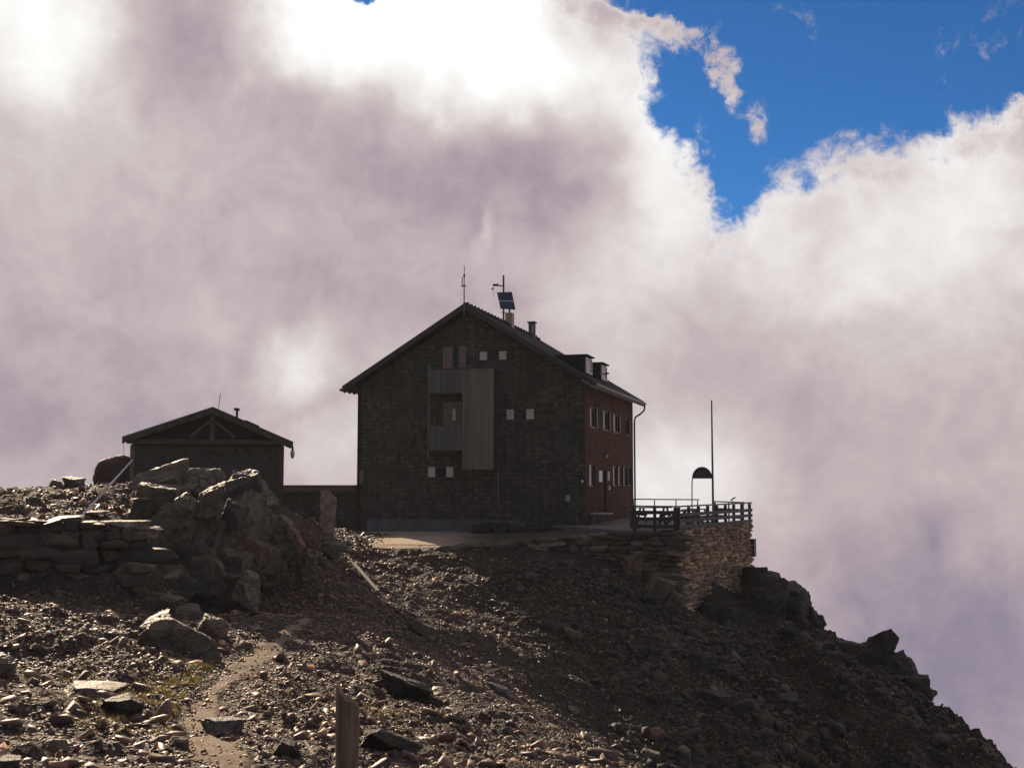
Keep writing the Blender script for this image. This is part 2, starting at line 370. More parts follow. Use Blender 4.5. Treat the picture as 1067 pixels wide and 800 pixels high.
def H(x, y):
    x = np.atleast_1d(np.asarray(x, float)); y = np.atleast_1d(np.asarray(y, float)); z = np.empty(len(x))
    for i in range(0, len(x), 60000):
        s = slice(i, i + 60000); z[s] = _phi(x[s], y[s]) @ _S[:_n] + _S[_n] + _S[_n + 1] * x[s] + _S[_n + 2] * y[s]
    pd = path_d(x, y)
    a = .25 + .75 * sstep(-.1, 1.0, pd)
    hx, hy = hloc(np.stack([x, y], 1))
    flat = sstep(2., 7., np.maximum(np.maximum(-hx - 2, hx - HW - 4), np.maximum(-hy - 3, hy - HD)))
    a = a * (.2 + .8 * flat)
    steep = sstep(4, 12, x) * sstep(60, 50, y)
    z = z + a * (.28 * fbm2(x * .45, y * .45, 3, 3) + (.20 + .25 * steep) * (np.abs(fbm2(x * .9, y * .9, 5, 9, .6)) * 2 - .5) + .75 * steep * (.35 - np.abs(fbm2(x * .55 + y * .25, y * .22 - x * .1, 4, 27, .55)) * 2) + .11 * fbm2(x * 2.6, y * 2.6, 3, 21, .65))
    z = z - .07 * sstep(.3, -.3, pd)
    return z
def H1(x, y): return float(H([x], [y])[0])

def ground_hit(px, py):
    d = ray(px, py); t = np.linspace(6, 62, 900) / d[1]; p = _o + t[:, None] * d; z = H(p[:, 0], p[:, 1])
    k = np.argmax(p[:, 2] < z); return p[k]
def axis(lo, hi, step, far_lo, far_hi):
    core = np.arange(lo, hi + 1e-6, step)
    g = lambda d: np.concatenate([np.cumsum(step * 1.22 ** np.arange(1, 60))])
    e = g(0); hi_ = hi + e[e < far_hi - hi]; lo_ = lo - e[e < lo - far_lo]
    return np.concatenate([lo_[::-1], core, hi_])
gx = axis(-22, 21, .13, -330, 330); gy = axis(6, 63, .13, -330, 330)
XX, YY = np.meshgrid(gx, gy); nx, ny = len(gx), len(gy)
ZZ = H(XX.ravel(), YY.ravel()).reshape(ny, nx)
idx = np.arange(nx * ny).reshape(ny, nx)
quads = np.stack([idx[:-1, :-1], idx[:-1, 1:], idx[1:, 1:], idx[1:, :-1]], -1).reshape(-1, 4)
ground = np_mesh('ground', np.stack([XX.ravel(), YY.ravel(), ZZ.ravel()], 1), quads, 'ground', 60)
tag(ground, 'stony brown mountain ridge sloping down to the right', None, None, 'structure')

# trodden path draped on the ground, ragged sunk edges
L_ = len(PW); nw = 21
d = np.gradient(PW[:, :2], axis=0); d /= np.linalg.norm(d, axis=1)[:, None]; nrm = np.stack([d[:, 1], -d[:, 0]], 1)
t = np.linspace(-1.25, 1.25, nw)
px_ = (PW[:, None, 0] + nrm[:, None, 0] * t * PW[:, None, 2]).ravel(); py_ = (PW[:, None, 1] + nrm[:, None, 1] * t * PW[:, None, 2]).ravel()
tt = np.tile(np.abs(t), L_) + np.repeat(sstep(.62, .95, np.linspace(0, 1, L_)) * .55, nw)
pz = H(px_, py_) + .06 - .20 * sstep(.35, 1.15, tt + .75 * fbm2(px_ * 1.6, py_ * 1.6, 4, 5, .6)) + .05 * fbm2(px_ * 3.5, py_ * 3.5, 4, 8, .6)
pi_ = np.arange(L_ * nw).reshape(L_, nw)
pq = np.stack([pi_[:-1, :-1], pi_[:-1, 1:], pi_[1:, 1:], pi_[1:, :-1]], -1).reshape(-1, 4)
tag(np_mesh('path', np.stack([px_, py_, pz], 1), pq, 'path', 60), 'narrow trodden earth path winding up the saddle', None, None, 'structure')

# ------------------------------------------------------------------ rocks
_ico = {}
def ico(k):
    if k not in _ico:
        bm = bmesh.new(); bmesh.ops.create_icosphere(bm, subdivisions=k, radius=1)
        bm.verts.ensure_lookup_table()
        _ico[k] = (np.array([v.co[:] for v in bm.verts]), np.array([[v.index for v in f.verts] for f in bm.faces])); bm.free()
    return _ico[k]
def rock_pts(seed, k=4, planes=11, dims=(1, 1, 1), rough=.06, soft=0., blocky=.5):
    r_ = np.random.default_rng(seed); v, f = ico(k)
    n = r_.normal(size=(planes, 3)); n /= np.linalg.norm(n, axis=1)[:, None]
    ax = np.array([[1, 0, 0], [-1, 0, 0], [0, 1, 0], [0, -1, 0], [0, 0, 1], [0, 0, -1.]]) + r_.normal(size=(6, 3)) * .22
    ax /= np.linalg.norm(ax, axis=1)[:, None]
    n = np.concatenate([n, ax]); dd = np.concatenate([r_.uniform(.72, 1.0, planes), np.full(6, 1 - .38 * blocky) * r_.uniform(.85, 1.1, 6)])
    dots = v @ n.T; rr = np.where(dots > .05, dd[None] / np.maximum(dots, .05), 9.)
    if soft: r = (np.sum(rr ** (-1 / soft), 1)) ** (-soft)
    else: r = rr.min(1)
    p = v * r[:, None]
    if rough:
        cr = np.abs(fbm(p * 2.1 + seed * 1.7, 4, 13, .6))
        p = p + v * (rough * fbm(p * 1.6 + seed * 3.1, 6, seed % 97, .68) - rough * .9 * np.exp(-cr * 14) + rough * .6 * np.floor(3.5 * fbm(p * np.array([1.0, 1.0, 3.2]) + seed, 2, 7)) / 3.5)[:, None]
    return p * np.array(dims), f
def rotm(e): return np.array(Euler(e).to_matrix())
def rock_obj(name, loc, dims, rot=(0, 0, 0), seed=1, mat='rock', k=4, label=None, cat='boulder', group=None, parent=None, **kw):
    p, f = rock_pts(seed, k, dims=dims, **kw)
    p = p @ rotm(rot).T
    me = bpy.data.meshes.new(name); me.from_pydata([tuple(q) for q in p], [], [tuple(q) for q in f]); me.update()
    o = link(name, me, mat, parent, 34); o.location = loc
    if label: tag(o, label, cat, group)
    return o
def multi_rock(name, parts, mat, label, cat, k=4, origin=None, **kw):
    Vs, Fs, n = [], [], 0; origin = np.array(origin if origin is not None else parts[0][0], float)
    for (loc, dims, rot, seed) in parts:
        p, f = rock_pts(seed, k, dims=dims, **kw); p = p @ rotm(rot).T + np.array(loc) - origin
        Vs.append(p); Fs.append(f + n); n += len(p)
    o = np_mesh(name, np.concatenate(Vs), np.concatenate(Fs), mat, 36); o.location = origin
    return tag(o, label, cat)

# rock outcrop below the shed: a bedrock core with boulders lodged on it
def A(px, py, Y): return tuple(at(px, py, Y))
multi_rock('rock_outcrop', [
    (A(185, 590, 35.5), (1.5, 1.3, 2.2), (.15, .1, .3), 101), (A(228, 575, 36.4), (1.3, 1.4, 2.0), (.2, 0, .8), 102),
    (A(165, 530, 36.5), (1.3, 1.2, 1.2), (.4, .15, .2), 103), (A(195, 508, 38.6), (1.5, 1.1, .8), (.5, .05, 0), 104),
    (A(278, 588, 37.6), (1.2, 1.4, 1.5), (.2, 0, .5), 105), (A(232, 618, 34.6), (1.3, .9, 1.0), (.2, 0, .1), 106), (A(306, 580, 39.6), (.95, 1.3, 1.1), (.2, 0, .2), 107), (A(262, 528, 39.6), (1.3, 1.2, 1.1), (.5, 0, .2), 117),
    (A(195, 545, 35.2), (.9, .8, 1.0), (.3, .2, .9), 118), (A(215, 600, 34.0), (.7, .6, .9), (.2, -.2, .5), 119), (A(175, 610, 33.6), (.9, .6, .8), (.2, .1, .2), 120), (A(288, 556, 37.2), (.7, .6, .7), (.2, .3, .2), 121), (A(245, 590, 34.6), (.6, .5, .7), (.2, .1, .3), 122)],
    'rock', 'dark craggy rock outcrop below the small shed', 'rock outcrop', k=5, rough=.10, blocky=.85, planes=9)
OB = [ # px, py, Y, dims, rot, seed, mat, label
    (218, 524, 35.0, (.50, .45, .72), (.45, .25, .5), 1, 'rock', 'upright grey brown boulder in the middle of the outcrop below the shed gable'),
    (252, 505, 36.6, (.68, .5, .48), (.55, -.3, .2), 2, 'greyblue', 'topmost grey boulder of the outcrop, right in front of the shed wall'),
    (245, 535, 35.4, (.52, .45, .62), (.2, .5, -.3), 3, 'greyblue', 'bluish striated boulder on the outcrop just under its topmost grey boulder'),
    (278, 543, 37.0, (.48, .45, .5), (0, .2, .6), 4, 'rock', 'rounded grey boulder on the outcrop right of the bluish striated one'),
    (262, 577, 35.0, (.62, .5, .62), (.3, .6, .1), 5, 'redrock', 'brownish slanting boulder low on the right half of the outcrop'),
    (300, 570, 37.4, (.72, .6, .75), (.2, .55, -.2), 6, 'redrock', 'large rust red slab of rock at the right end of the outcrop'),
    (322, 558, 38.6, (.42, .5, .5), (0, .2, .4), 7, 'redrock', 'reddish boulder at the foot of the upright stone slab'),
    (328, 586, 37.4, (.11, .32, .46), (0, .48, .3), 8, 'paleslab', 'thin pale slab leaning against the right end of the outcrop'),
    (346, 572, 40.9, (.62, .5, .42), (.1, .1, .2), 16, 'rock', 'mossy dark rock carrying the upright stone slab'),
    (258, 612, 33.4, (.42, .35, .55), (.1, .1, .2), 9, 'paleslab', 'pale broken boulder at the bottom foot of the outcrop'),
    (217, 582, 34.0, (.20, .25, .46), (0, .15, .2), 10, 'rock', 'small narrow pale stone wedged in the outcrop above the path'),
    (166, 501, 37.6, (1.1, .6, .42), (.6, -.28, .1), 12, 'rock', 'big sloping slab on the left shoulder of the outcrop under the shed eave'),
    (195, 642, 30.6, (.5, .4, .4), (.1, .1, .5), 13, 'rock', 'dark boulder in the shadow at the left foot of the outcrop'),
    (178, 600, 31.4, (.34, .5, .12), (.3, -.35, .1), 14, 'paleslab', 'flat slab catching the sun between the dry stone wall and the outcrop'),
    (176, 622, 30.8, (.46, .22, .10), (.2, .25, -.1), 15, 'paleslab', 'narrow splintered slab lying below the sunlit slab beside the wall'),
]
for (px, py, Y, dims, rot, sd, mt, lb) in OB:
    rock_obj('boulder', A(px, py, Y), dims, rot, sd + 300, mt, 5, lb, 'boulder', rough=.09, blocky=.8, planes=6)
rock_obj('boulder', A(121, 499, 46), (1.15, 1.0, 1.15), (.3, .15, .2), 77, 'tarp', 5, 'smooth reddish brown boulder on the skyline left of the shed', rough=.05, soft=.12, planes=22, blocky=.15)

# boulders on the right slope and crags along its edge
def cluster(pts, seed):
    r_ = np.random.default_rng(seed); out = []
    for (px, py, Y, sz) in pts:
        out.append((A(px, py, Y), (sz, sz * 1.1, sz * .8), tuple(r_.uniform(-.3, .35, 2)) + (r_.uniform(0, 1.5),), int(r_.integers(1, 900))))
        for k in range(3):
            q = np.array(A(px, py, Y)) + r_.normal(size=3) * np.array([.42, .42, .30]) * sz; f_ = sz * r_.uniform(.4, .7)
            out.append((tuple(q), (f_, f_ * r_.uniform(.7, 1.2), f_ * r_.uniform(.5, 1.0)), tuple(r_.uniform(-.4, .4, 2)) + (r_.uniform(0, 3),), int(r_.integers(1, 900))))
    return out
CR = [
    ('rock_buttress', cluster([(790, 606, 56.5, 1.15), (812, 626, 55.5, 1.45), (824, 642, 54.5, 1.5), (792, 640, 54, 1.4), (772, 648, 53.2, 1.1), (802, 668, 52.5, 1.5), (840, 674, 52.5, 1.3), (815, 700, 50.5, 1.3)], 21), 'dark rounded rock buttress under the right end of the terrace wall', 'rock buttress'),
    ('rock_crag', cluster([(882, 682, 49.5, 1.15), (908, 688, 49, 1.25), (922, 702, 48.5, 1.3), (935, 728, 48, 1.35), (905, 735, 47, 1.3), (948, 752, 47.3, 1.1), (860, 690, 50, 1.0)], 37), 'black jagged crag overhanging on the right skyline of the slope', 'crag'),
    ('rock_block', [(A(951, 719, 47.2), (.95, .9, .95), (0, .03, .25), 61), (A(925, 735, 46.8), (.9, .9, .8), (.1, .1, .6), 62)], 'black squared block projecting below the jagged crag on the skyline', 'rock block'),
    ('rock_spur', cluster([(968, 785, 45, 1.1), (995, 797, 44, 1.0), (1018, 812, 43.4, 1.0), (940, 790, 44, 1.1)], 41), 'low broken rock spur at the bottom right below the jagged crag', 'rock spur'),
    ('rock_rib', cluster([(850, 720, 47.5, 1.0), (868, 745, 45.5, 1.1), (885, 775, 43.5, 1.1), (838, 700, 48.5, .9)], 51), 'dark rock rib running down the slope between buttress and crag', 'rock rib'),
    ('rock_band', cluster([(800, 745, 41.3, .8), (812, 765, 40.6, .8), (822, 785, 40.0, .8)], 57), 'dark rock band low in the middle of the right slope', 'rock band'),
]
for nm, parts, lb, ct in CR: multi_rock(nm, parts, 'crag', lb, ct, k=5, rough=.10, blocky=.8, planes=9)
SB = [
    (660, 597, 46.8, (.42, .45, .72), (0, .1, .2), 61, 'redrock', 'tall brown boulder leaning at the foot of the terrace front wall'),
    (686, 618, 46.6, (.62, .55, .66), (.2, .25, .3), 62, 'rock', 'big grey boulder left of the terrace wall corner'),
    (702, 628, 46.8, (.46, .45, .5), (.2, .5, .1), 63, 'rock', 'rounded boulder resting under the terrace wall corner'),
    (738, 640, 50.2, (.5, .45, .55), (0, .3, .3), 64, 'crag', 'dark upright stone below the right terrace wall'),
    (760, 645, 51.2, (.6, .5, .55), (0, .2, .5), 65, 'crag', 'dark squat stone between the terrace wall and the buttress'),
    (552, 599, 46.2, (.26, .24, .2), (.1, .2, .3), 66, 'paleslab', 'pale square stone high on the scree under the hut'),
    (595, 660, 36.5, (.36, .3, .2), (.2, .3, .5), 67, 'rock', 'flat grey stone in the middle of the dark scree slope'),
    (683, 765, 21.5, (.17, .15, .15), (.2, .3, .5), 68, 'redrock', 'orange brown stone near the bottom of the dark scree slope'),
    (678, 785, 20.2, (.24, .14, .09), (.2, .3, .3), 69, 'paleslab', 'pale flat stone lying just below the orange brown stone'),
    (598, 738, 24.5, (.17, .13, .06), (.5, .3, .5), 70, 'paleslab', 'small tilted pale slab on the lower middle scree'),
    (520, 718, 24.5, (.32, .16, .10), (.1, .45, .2), 71, 'greyblue', 'dark wedge shaped stone at the edge of the sunlit scree strip'),
    (745, 730, 36, (.5, .45, .3), (.1, .2, .3), 72, 'crag', 'broad dark boulder in the lower right scree'),
    (820, 735, 40, (.5, .5, .4), (.1, .3, .1), 73, 'crag', 'large black boulder low on the right slope under the crag'),
    (730, 690, 42, (.5, .5, .4), (.1, .3, .8), 74, 'crag', 'dark boulder mid slope right of the scree'),
]
for (px, py, Y, dims, rot, sd, mt, lb) in SB:
    p = ground_hit(px, py + 3); q_ = p[1] / Y; dims = tuple(v * q_ for v in dims); p = (p[0], p[1], p[2] + dims[2] * .40)
    rock_obj('boulder', p, dims, rot, sd + 300, mt, 5, lb, 'boulder', rough=.06, blocky=.6)
LB = [ # left foreground stones
    (232, 762, 15.6, (.30, .28, .20), (.1, .2, .6), 81, 'greyblue', 'dark blocky boulder beside the right edge of the path'),
    (100, 722, 18.6, (.50, .40, .13), (.08, .05, .2), 82, 'rock', 'broad flat slab lying on the sunlit left slope'),
    (128, 742, 17.6, (.34, .3, .22), (.1, .1, .9), 83, 'crag', 'dark stone in shadow right under the broad flat slab'),
    (185, 672, 25.2, (.85, .5, .42), (.1, .25, .3), 84, 'rock', 'long dark boulder above the path with a shadowed face'),
    (220, 660, 27.2, (.42, .35, .42), (.2, .3, .4), 85, 'rock', 'pointed boulder with a sunlit tip above the path bend'),
    (160, 660, 26.0, (.4, .35, .3), (.2, -.3, .4), 86, 'rock', 'angular boulder left of the pointed boulder in the wall shadow'),
    (255, 672, 26.4, (.2, .2, .14), (0, .2, .4), 87, 'paleslab', 'rounded pale stone at the upper bend of the path'),
    (186, 775, 14.6, (.13, .12, .10), (.2, .2, .2), 88, 'paleslab', 'small pale stone left of the path near the bottom'),
    (402, 775, 15.6, (.42, .28, .17), (.1, .35, .4), 89, 'crag', 'dark sloping slab on the ground right of the wooden stake'),
    (298, 783, 13.6, (.17, .2, .14), (.1, .2, .3), 90, 'crag', 'dark stone near the bottom left of the wooden stake'),
    (8, 795, 12.6, (.16, .15, .08), (.1, .1, .3), 91, 'paleslab', 'pale flat stone in the bottom left corner'),
    (2, 700, 19.8, (.28, .3, .24), (.1, .1, .3), 92, 'rock', 'dark boulder at the left picture edge on the sunlit slope'),
    (268, 655, 28.4, (.26, .2, .1), (.1, .2, .9), 93, 'rock', 'flat dark stone on the path edge under the outcrop shadow'),
    (62, 780, 14.4, (.2, .2, .12), (.1, .2, .6), 94, 'rock', 'brown stone among gravel low on the left slope'),
    (440, 655, 31.0, (.34, .3, .2), (.1, .4, .5), 95, 'paleslab', 'pale stone at the top of the sunlit scree strip'),
    (425, 720, 22.5, (.5, .4, .26), (.1, .4, .5), 96, 'crag', 'dark boulder in the shadow stripe behind the wooden stake'),
    (58, 492 + 17, 41, (.26, .3, .2), (.1, .2, .6), 97, 'rock', 'small dark stone on the left skyline'),
    (76, 502, 41.5, (.42, .4, .26), (.0, .2, .2), 98, 'rock', 'humped dark boulder on the left skyline beside the white pole'),
]
for (px, py, Y, dims, rot, sd, mt, lb) in LB:
    p = ground_hit(px, py + 3) if Y < 39 else A(px, py, Y); q_ = p[1] / Y; dims = tuple(v * q_ for v in dims); p = (p[0], p[1], H1(p[0], p[1]) + dims[2] * .35)
    rock_obj('boulder', p, dims, rot, sd + 300, mt, 5, lb, 'boulder', rough=.07, blocky=.6)

# ------------------------------------------------------------------ stone walls
def stone(seed, c, ux, uy, uz, l, d_, h, rocky=False):
    r_ = np.random.default_rng(seed); v, f = _cube
    if rocky:
        p = rock_pts(seed % 997, 3, 5, (1, 1, 1), .07, 0, .55)[0] * np.array([l / 2, d_ / 2, h / 2]) * 1.28
        p = p @ rotm(r_.normal(size=3) * np.array([.12, .07, .1])).T
        return c + p[:, :1] * ux + p[:, 1:2] * uy + p[:, 2:] * uz
    p = v * np.array([l / 2, d_ / 2, h / 2])
    p = p + r_.normal(size=p.shape) * np.array([.05 * l, .05 * d_, .07 * h])
    return c + p[:, :1] * ux + p[:, 1:2] * uy + p[:, 2:] * uz
def _mkcube():
    bm = bmesh.new(); bmesh.ops.create_cube(bm, size=2); bmesh.ops.subdivide_edges(bm, edges=bm.edges[:], cuts=1, use_grid_fill=True)
    bm.verts.ensure_lookup_table(); v = np.array([x.co[:] for x in bm.verts])
    L4 = (np.abs(v) ** 6).sum(1) ** (1 / 6); v = v / L4[:, None]
    f = np.array([[q.index for q in x.verts] for x in bm.faces]); bm.free(); return v, f
_cube = _mkcube(); TRI = np.concatenate([_cube[1][:, [0, 1, 2]], _cube[1][:, [0, 2, 3]]])
def stone_wall(name, line, top, bot, thick, mat, label, cat, hs=(.09, .22), ls=(.18, .55), seed=5, batter=0.05, proud=.05, rocky=False):
    """line: world xy points; top / bot: z at each point; stones laid in rough courses on the camera side of a solid core"""
    r_ = np.random.default_rng(seed); Vs, Fs, n = [], [], 0
    line = [np.array(p, float) for p in line]
    for s in range(len(line) - 1):
        a, b = line[s], line[s + 1]; Ln = np.linalg.norm(b - a); ux2 = (b - a) / Ln; nr = np.array([ux2[1], -ux2[0]])
        ux = np.array([*ux2, 0]); uy = np.array([*nr, 0]); uz = np.array([0, 0, 1.])
        zb = min(bot[s], bot[s + 1]); zt = max(top[s], top[s + 1]); z = zb
        while z < zt:
            h = r_.uniform(*hs); x = -r_.uniform(0, .2)
            while x < Ln:
                l = r_.uniform(*ls) * (1.25 if h > np.mean(hs) else .9); xc = min(max(x + l / 2, 0), Ln); tx = xc / Ln
                tz, bz = top[s] + (top[s + 1] - top[s]) * tx, bot[s] + (bot[s + 1] - bot[s]) * tx
                hh = min(h, tz - z + .04)
                if z > bz - .2 and hh > .05:
                    dd = r_.uniform(.18, .3); off = proud * r_.normal() * .6 + batter * (tz - z)
                    c = np.array([*(a + ux2 * xc + nr * (off - dd / 2 + .05)), z + hh / 2 + r_.normal() * .006])
                    tilt = r_.normal() * .04; uxx = ux * math.cos(tilt) + uz * math.sin(tilt); uzz = uz * math.cos(tilt) - ux * math.sin(tilt)
                    hv = r_.uniform(.8, 1.25) if rocky else 1; dd = dd * (1.9 if rocky else 1)
                    p = stone(int(r_.integers(1e9)), c, uxx, uy, uzz, l * .99, dd, hh * .985 * hv, rocky); f3 = ico(3)[1] if rocky else TRI
                    Vs.append(p); Fs.append(f3 + n); n += len(p)
                x += l
            z += h * .99
        # core
        th = np.array([*nr, 0]) * -thick
        q = [np.array([*a, bot[s] - .3]), np.array([*b, bot[s + 1] - .3]), np.array([*b, top[s + 1] - .05]), np.array([*a, top[s] - .05])]
        q = [p - np.array([*nr, 0]) * .06 for p in q]
        vv = np.array(q + [p + th for p in q]); ff = np.array([[0, 1, 2, 3], [7, 6, 5, 4], [0, 4, 5, 1], [1, 5, 6, 2], [2, 6, 7, 3], [3, 7, 4, 0]]); ff = np.concatenate([ff[:, [0, 1, 2]], ff[:, [0, 2, 3]]])
        Vs.append(vv); Fs.append(ff + n); n += 8
    o = np_mesh(name, np.concatenate(Vs), np.concatenate(Fs), mat)
    return tag(o, label, cat)
T0 = np.array([7.14, 50.0]); T1 = np.array([11.84, 58.0])
FZ = .22
stone_wall('terrace_wall', [T0, T0 + (T1 - T0) * .5, T1], [FZ, FZ, FZ], [-3.2, -4.0, -3.2], .5, 'wallstone', 'warm brown stone retaining wall under the right side of the terrace', 'stone wall', (.09, .21), (.16, .52), 3, .02, .028, True)
stone_wall('terrace_wall', [(4.6, 50.7), T0 + np.array([-.02, .02])], [.12, FZ], [-1.9, -2.9], .5, 'drystone', 'dark layered dry stone wall under the front railing of the terrace', 'stone wall', (.10, .24), (.4, 1.0), 4, .05, .10, True)
stone_wall('retaining_wall', [(-3.6, 48.6), (-2.4, 49.5), (-.5, 50.5), (1.2, 50.8), (4.55, 50.75)], [-.55, -.42, -.36, -.22, .1], [-1.35, -1.3, -1.2, -1.25, -1.6], .4, 'drystone', 'low mossy retaining wall holding up the walkway before the hut', 'stone wall', (.12, .28), (.3, .8), 6, .12, .14, True)
# left dry stone wall with cap slabs
lw = [at(-60, 590, 31.0)[:2], at(0, 590, 31.3)[:2], at(70, 590, 31.3)[:2], at(150, 600, 31.6)[:2]]
lwo = stone_wall('dry_stone_wall', lw, [1.35, 1.30, 1.28, 1.10], [-.5, -.55, -.8, -1.2], .7, 'drystone', 'rough dry stone wall of big blocks on the left below the skyline', 'stone wall', (.24, .46), (.4, 1.2), 8, .10, .24, True)
CAP = [(20, 545, 31.3, (1.0, .55, .09), 201, 'broad thin capstone on the dry stone wall at the left picture edge'),
       (72, 540, 31.5, (.62, .5, .10), 202, 'dark tilted capstone on the dry stone wall beside the foot of the white pole'),
       (100, 546, 31.6, (.62, .55, .08), 203, 'sunlit flat capstone left of the largest one on the dry stone wall'),
       (132, 545, 31.8, (.72, .6, .11), 204, 'largest sunlit capstone at the right end of the dry stone wall'),
       (100, 534, 33.2, (.5, .4, .07), 205, 'pale slab lying behind the capstones of the dry stone wall'),
       (146, 520, 35.5, (.45, .35, .07), 206, 'olive flat slab on the bank above the dry stone wall'),]
for px, py, Y, dm, sd, lb in CAP:
    rock_obj('capstone', A(px, py, Y), dm, (.06 * ((sd % 3) - 1), .05 * ((sd % 2) * 2 - 1), sd), sd, 'paleslab' if sd != 202 else 'rock', 4, lb, 'capstone', rough=.08, blocky=.8)

# ------------------------------------------------------------------ the hut
hut = empty('mountain_hut', tuple(HL), -HA)
tag(hut, 'large dark shingled mountain hut with a gable roof on the ridge', 'mountain hut')
RZ, SL = 11.13, .612
def roofz(x): return RZ - SL * abs(x - HW / 2)
def rect_wall(x0, x1, z0, z1, holes, mk, back=.25):
    """vertical wall in the plane y=0 (x right, z up) with real openings and reveals; mk maps (x, d, z) to hut space, d = depth into the wall"""
    xs = sorted({x0, x1, *[h[0] for h in holes], *[h[1] for h in holes]}); zs = sorted({z0, z1, *[h[2] for h in holes], *[h[3] for h in holes]})
    bm = bmesh.new(); vs = {}
    def vert(x, z, d=0):
        k = (round(x, 4), round(z, 4), d)
        if k not in vs: vs[k] = bm.verts.new((x, d, z))
        return vs[k]
    for i in range(len(xs) - 1):
        for j in range(len(zs) - 1):
            cx, cz = (xs[i] + xs[i + 1]) / 2, (zs[j] + zs[j + 1]) / 2
            if any(h[0] < cx < h[1] and h[2] < cz < h[3] for h in holes): continue
            bm.faces.new([vert(xs[i], zs[j]), vert(xs[i + 1], zs[j]), vert(xs[i + 1], zs[j + 1]), vert(xs[i], zs[j + 1])])
    for h in holes:
        c = [(h[0], h[2]), (h[1], h[2]), (h[1], h[3]), (h[0], h[3])]
        for i in range(4):
            a, b = c[i], c[(i + 1) % 4]
            q = [bm.verts.new((a[0], 0, a[1])), bm.verts.new((b[0], 0, b[1])), bm.verts.new((b[0], back, b[1])), bm.verts.new((a[0], back, a[1]))]
            bm.faces.new(q)
    return bm
def finish(bm, name, mat, parent, xf=None):
    if xf is not None: bm.transform(xf)
    me = bpy.data.meshes.new(name); bm.to_mesh(me); bm.free(); return link(name, me, mat, parent)
# openings on the gable front, x / z metres
FW = []
for a in ((508.5, 366.5, 519.5, 375.5), (536.5, 426.5, 548, 437.5), (454.5, 486.5, 464.5, 497.5)):
    x0, z1 = on_front(a[0], a[1]); x1, z0 = on_front(a[2], a[3]); FW.append((x0, x1, z0, z1))
bx0, bz1 = on_front(472.5, 362); bx1, bz0 = on_front(478, 384)
attic = (bx0, bx1, 7.95, bz1)
bm = rect_wall(0, HW, -.6, RZ, FW + [attic], None)
for sgn in (-1, 1):
    co_ = Vector((HW / 2, 0, RZ - .30)); no = Vector((sgn * SL, 0, 1)).normalized()
    bmesh.ops.bisect_plane(bm, geom=bm.verts[:] + bm.edges[:] + bm.faces[:], plane_co=co_, plane_no=no, clear_outer=True)
finish(bm, 'gable_wall', 'front', hut)
# right side wall
def sw(a): y0, z1 = on_side(a[0], a[1]); y1, z0 = on_side(a[2], a[3]); return (y0, y1, z0, z1)
SWN = [(1.25, 2.65, 5.03, 6.06), (4.6, 6.2, 5.03, 6.06), (7.5, 9.2, 5.03, 6.06), (11.4, 12.5, 5.03, 6.0), (1.0, 2.35, 2.06, 3.2),
       (7.35, 8.65, 2.05, 3.19), (9.0, 10.3, 2.05, 3.19), (10.6, 11.85, 2.05, 3.19), (12.2, 13.4, 2.05, 3.19)]
DOOR = (4.35, 5.35, .24, 2.9)
WE = 7.2
bm = rect_wall(0, HD, -.6, roofz(HW) - .2, SWN + [DOOR], None)
XF = Matrix(((0, -1, 0, HW), (1, 0, 0, 0), (0, 0, 1, 0), (0, 0, 0, 1)))      # (x,d,z) -> (HW-d, x, z)
finish(bm, 'side_wall', 'side', hut, XF)
m = MB(); m.extrude([(.0, 0, -.6), (0, HD, -.6), (0, HD, roofz(0) - .2), (0, 0, roofz(0) - .2)], (.2, 0, 0)); m.build('side_wall', 'side', hut)
m = MB(); m.extrude([(.2, HD, -.6), (HW - .25, HD, -.6), (HW - .25, HD, roofz(HW - .25) - .31), (HW / 2, HD, RZ - .31), (.2, HD, roofz(.2) - .31)], (0, -.2, 0)); m.build('rear_wall', 'front', hut)
m = MB(); m.box(.3, HW - .4, .4, HD - .3, -.4, 7.0); m.build('interior', 'sign', hut)
def window(x0, x1, z0, z1, xf, shut=None, framemat='frame', fw=.07, mull=0, sill=True):
    """frame with pane, sill and shutters as sub-parts, sitting in its opening"""
    def b(mb, name, mat, par):
        o = mb.build(name, mat, par)
        if xf is not None: o.data.transform(xf)
        return o
    m = MB()
    m.box(x0, x0 + fw, .06, .14, z0, z1); m.box(x1 - fw, x1, .06, .14, z0, z1)
    m.box(x0 + fw, x1 - fw, .06, .14, z0, z0 + fw); m.box(x0 + fw, x1 - fw, .06, .14, z1 - fw, z1)
    for k in range(mull):
        xm = x0 + (x1 - x0) * (k + 1) / (mull + 1); m.box(xm - .025, xm + .025, .07, .13, z0 + fw, z1 - fw)
    w = b(m, 'window', framemat, hut)
    p = MB(); p.box(x0 + fw, x1 - fw, .095, .115, z0 + fw, z1 - fw); b(p, 'pane', 'glass', w)
    if sill: s = MB(); s.box(x0 - .05, x1 + .05, -.05, .055, z0 - .05, z0 - .003); b(s, 'sill', framemat, w)
    if shut:
        for sd in (-1, 1):
            s = MB(); a0 = (x0 - .04 - shut) if sd < 0 else x1 + .04
            s.box(a0, a0 + shut, -.055, -.02, z0 + .03, z1 - .0); b(s, 'shutter', 'cream', w)
    return w
for i, (x0, x1, z0, z1) in enumerate(FW): window(x0, x1, z0, z1, None, .37, 'darkwood', .06, 1)
window(*attic, None, None, 'darkwood', .05)
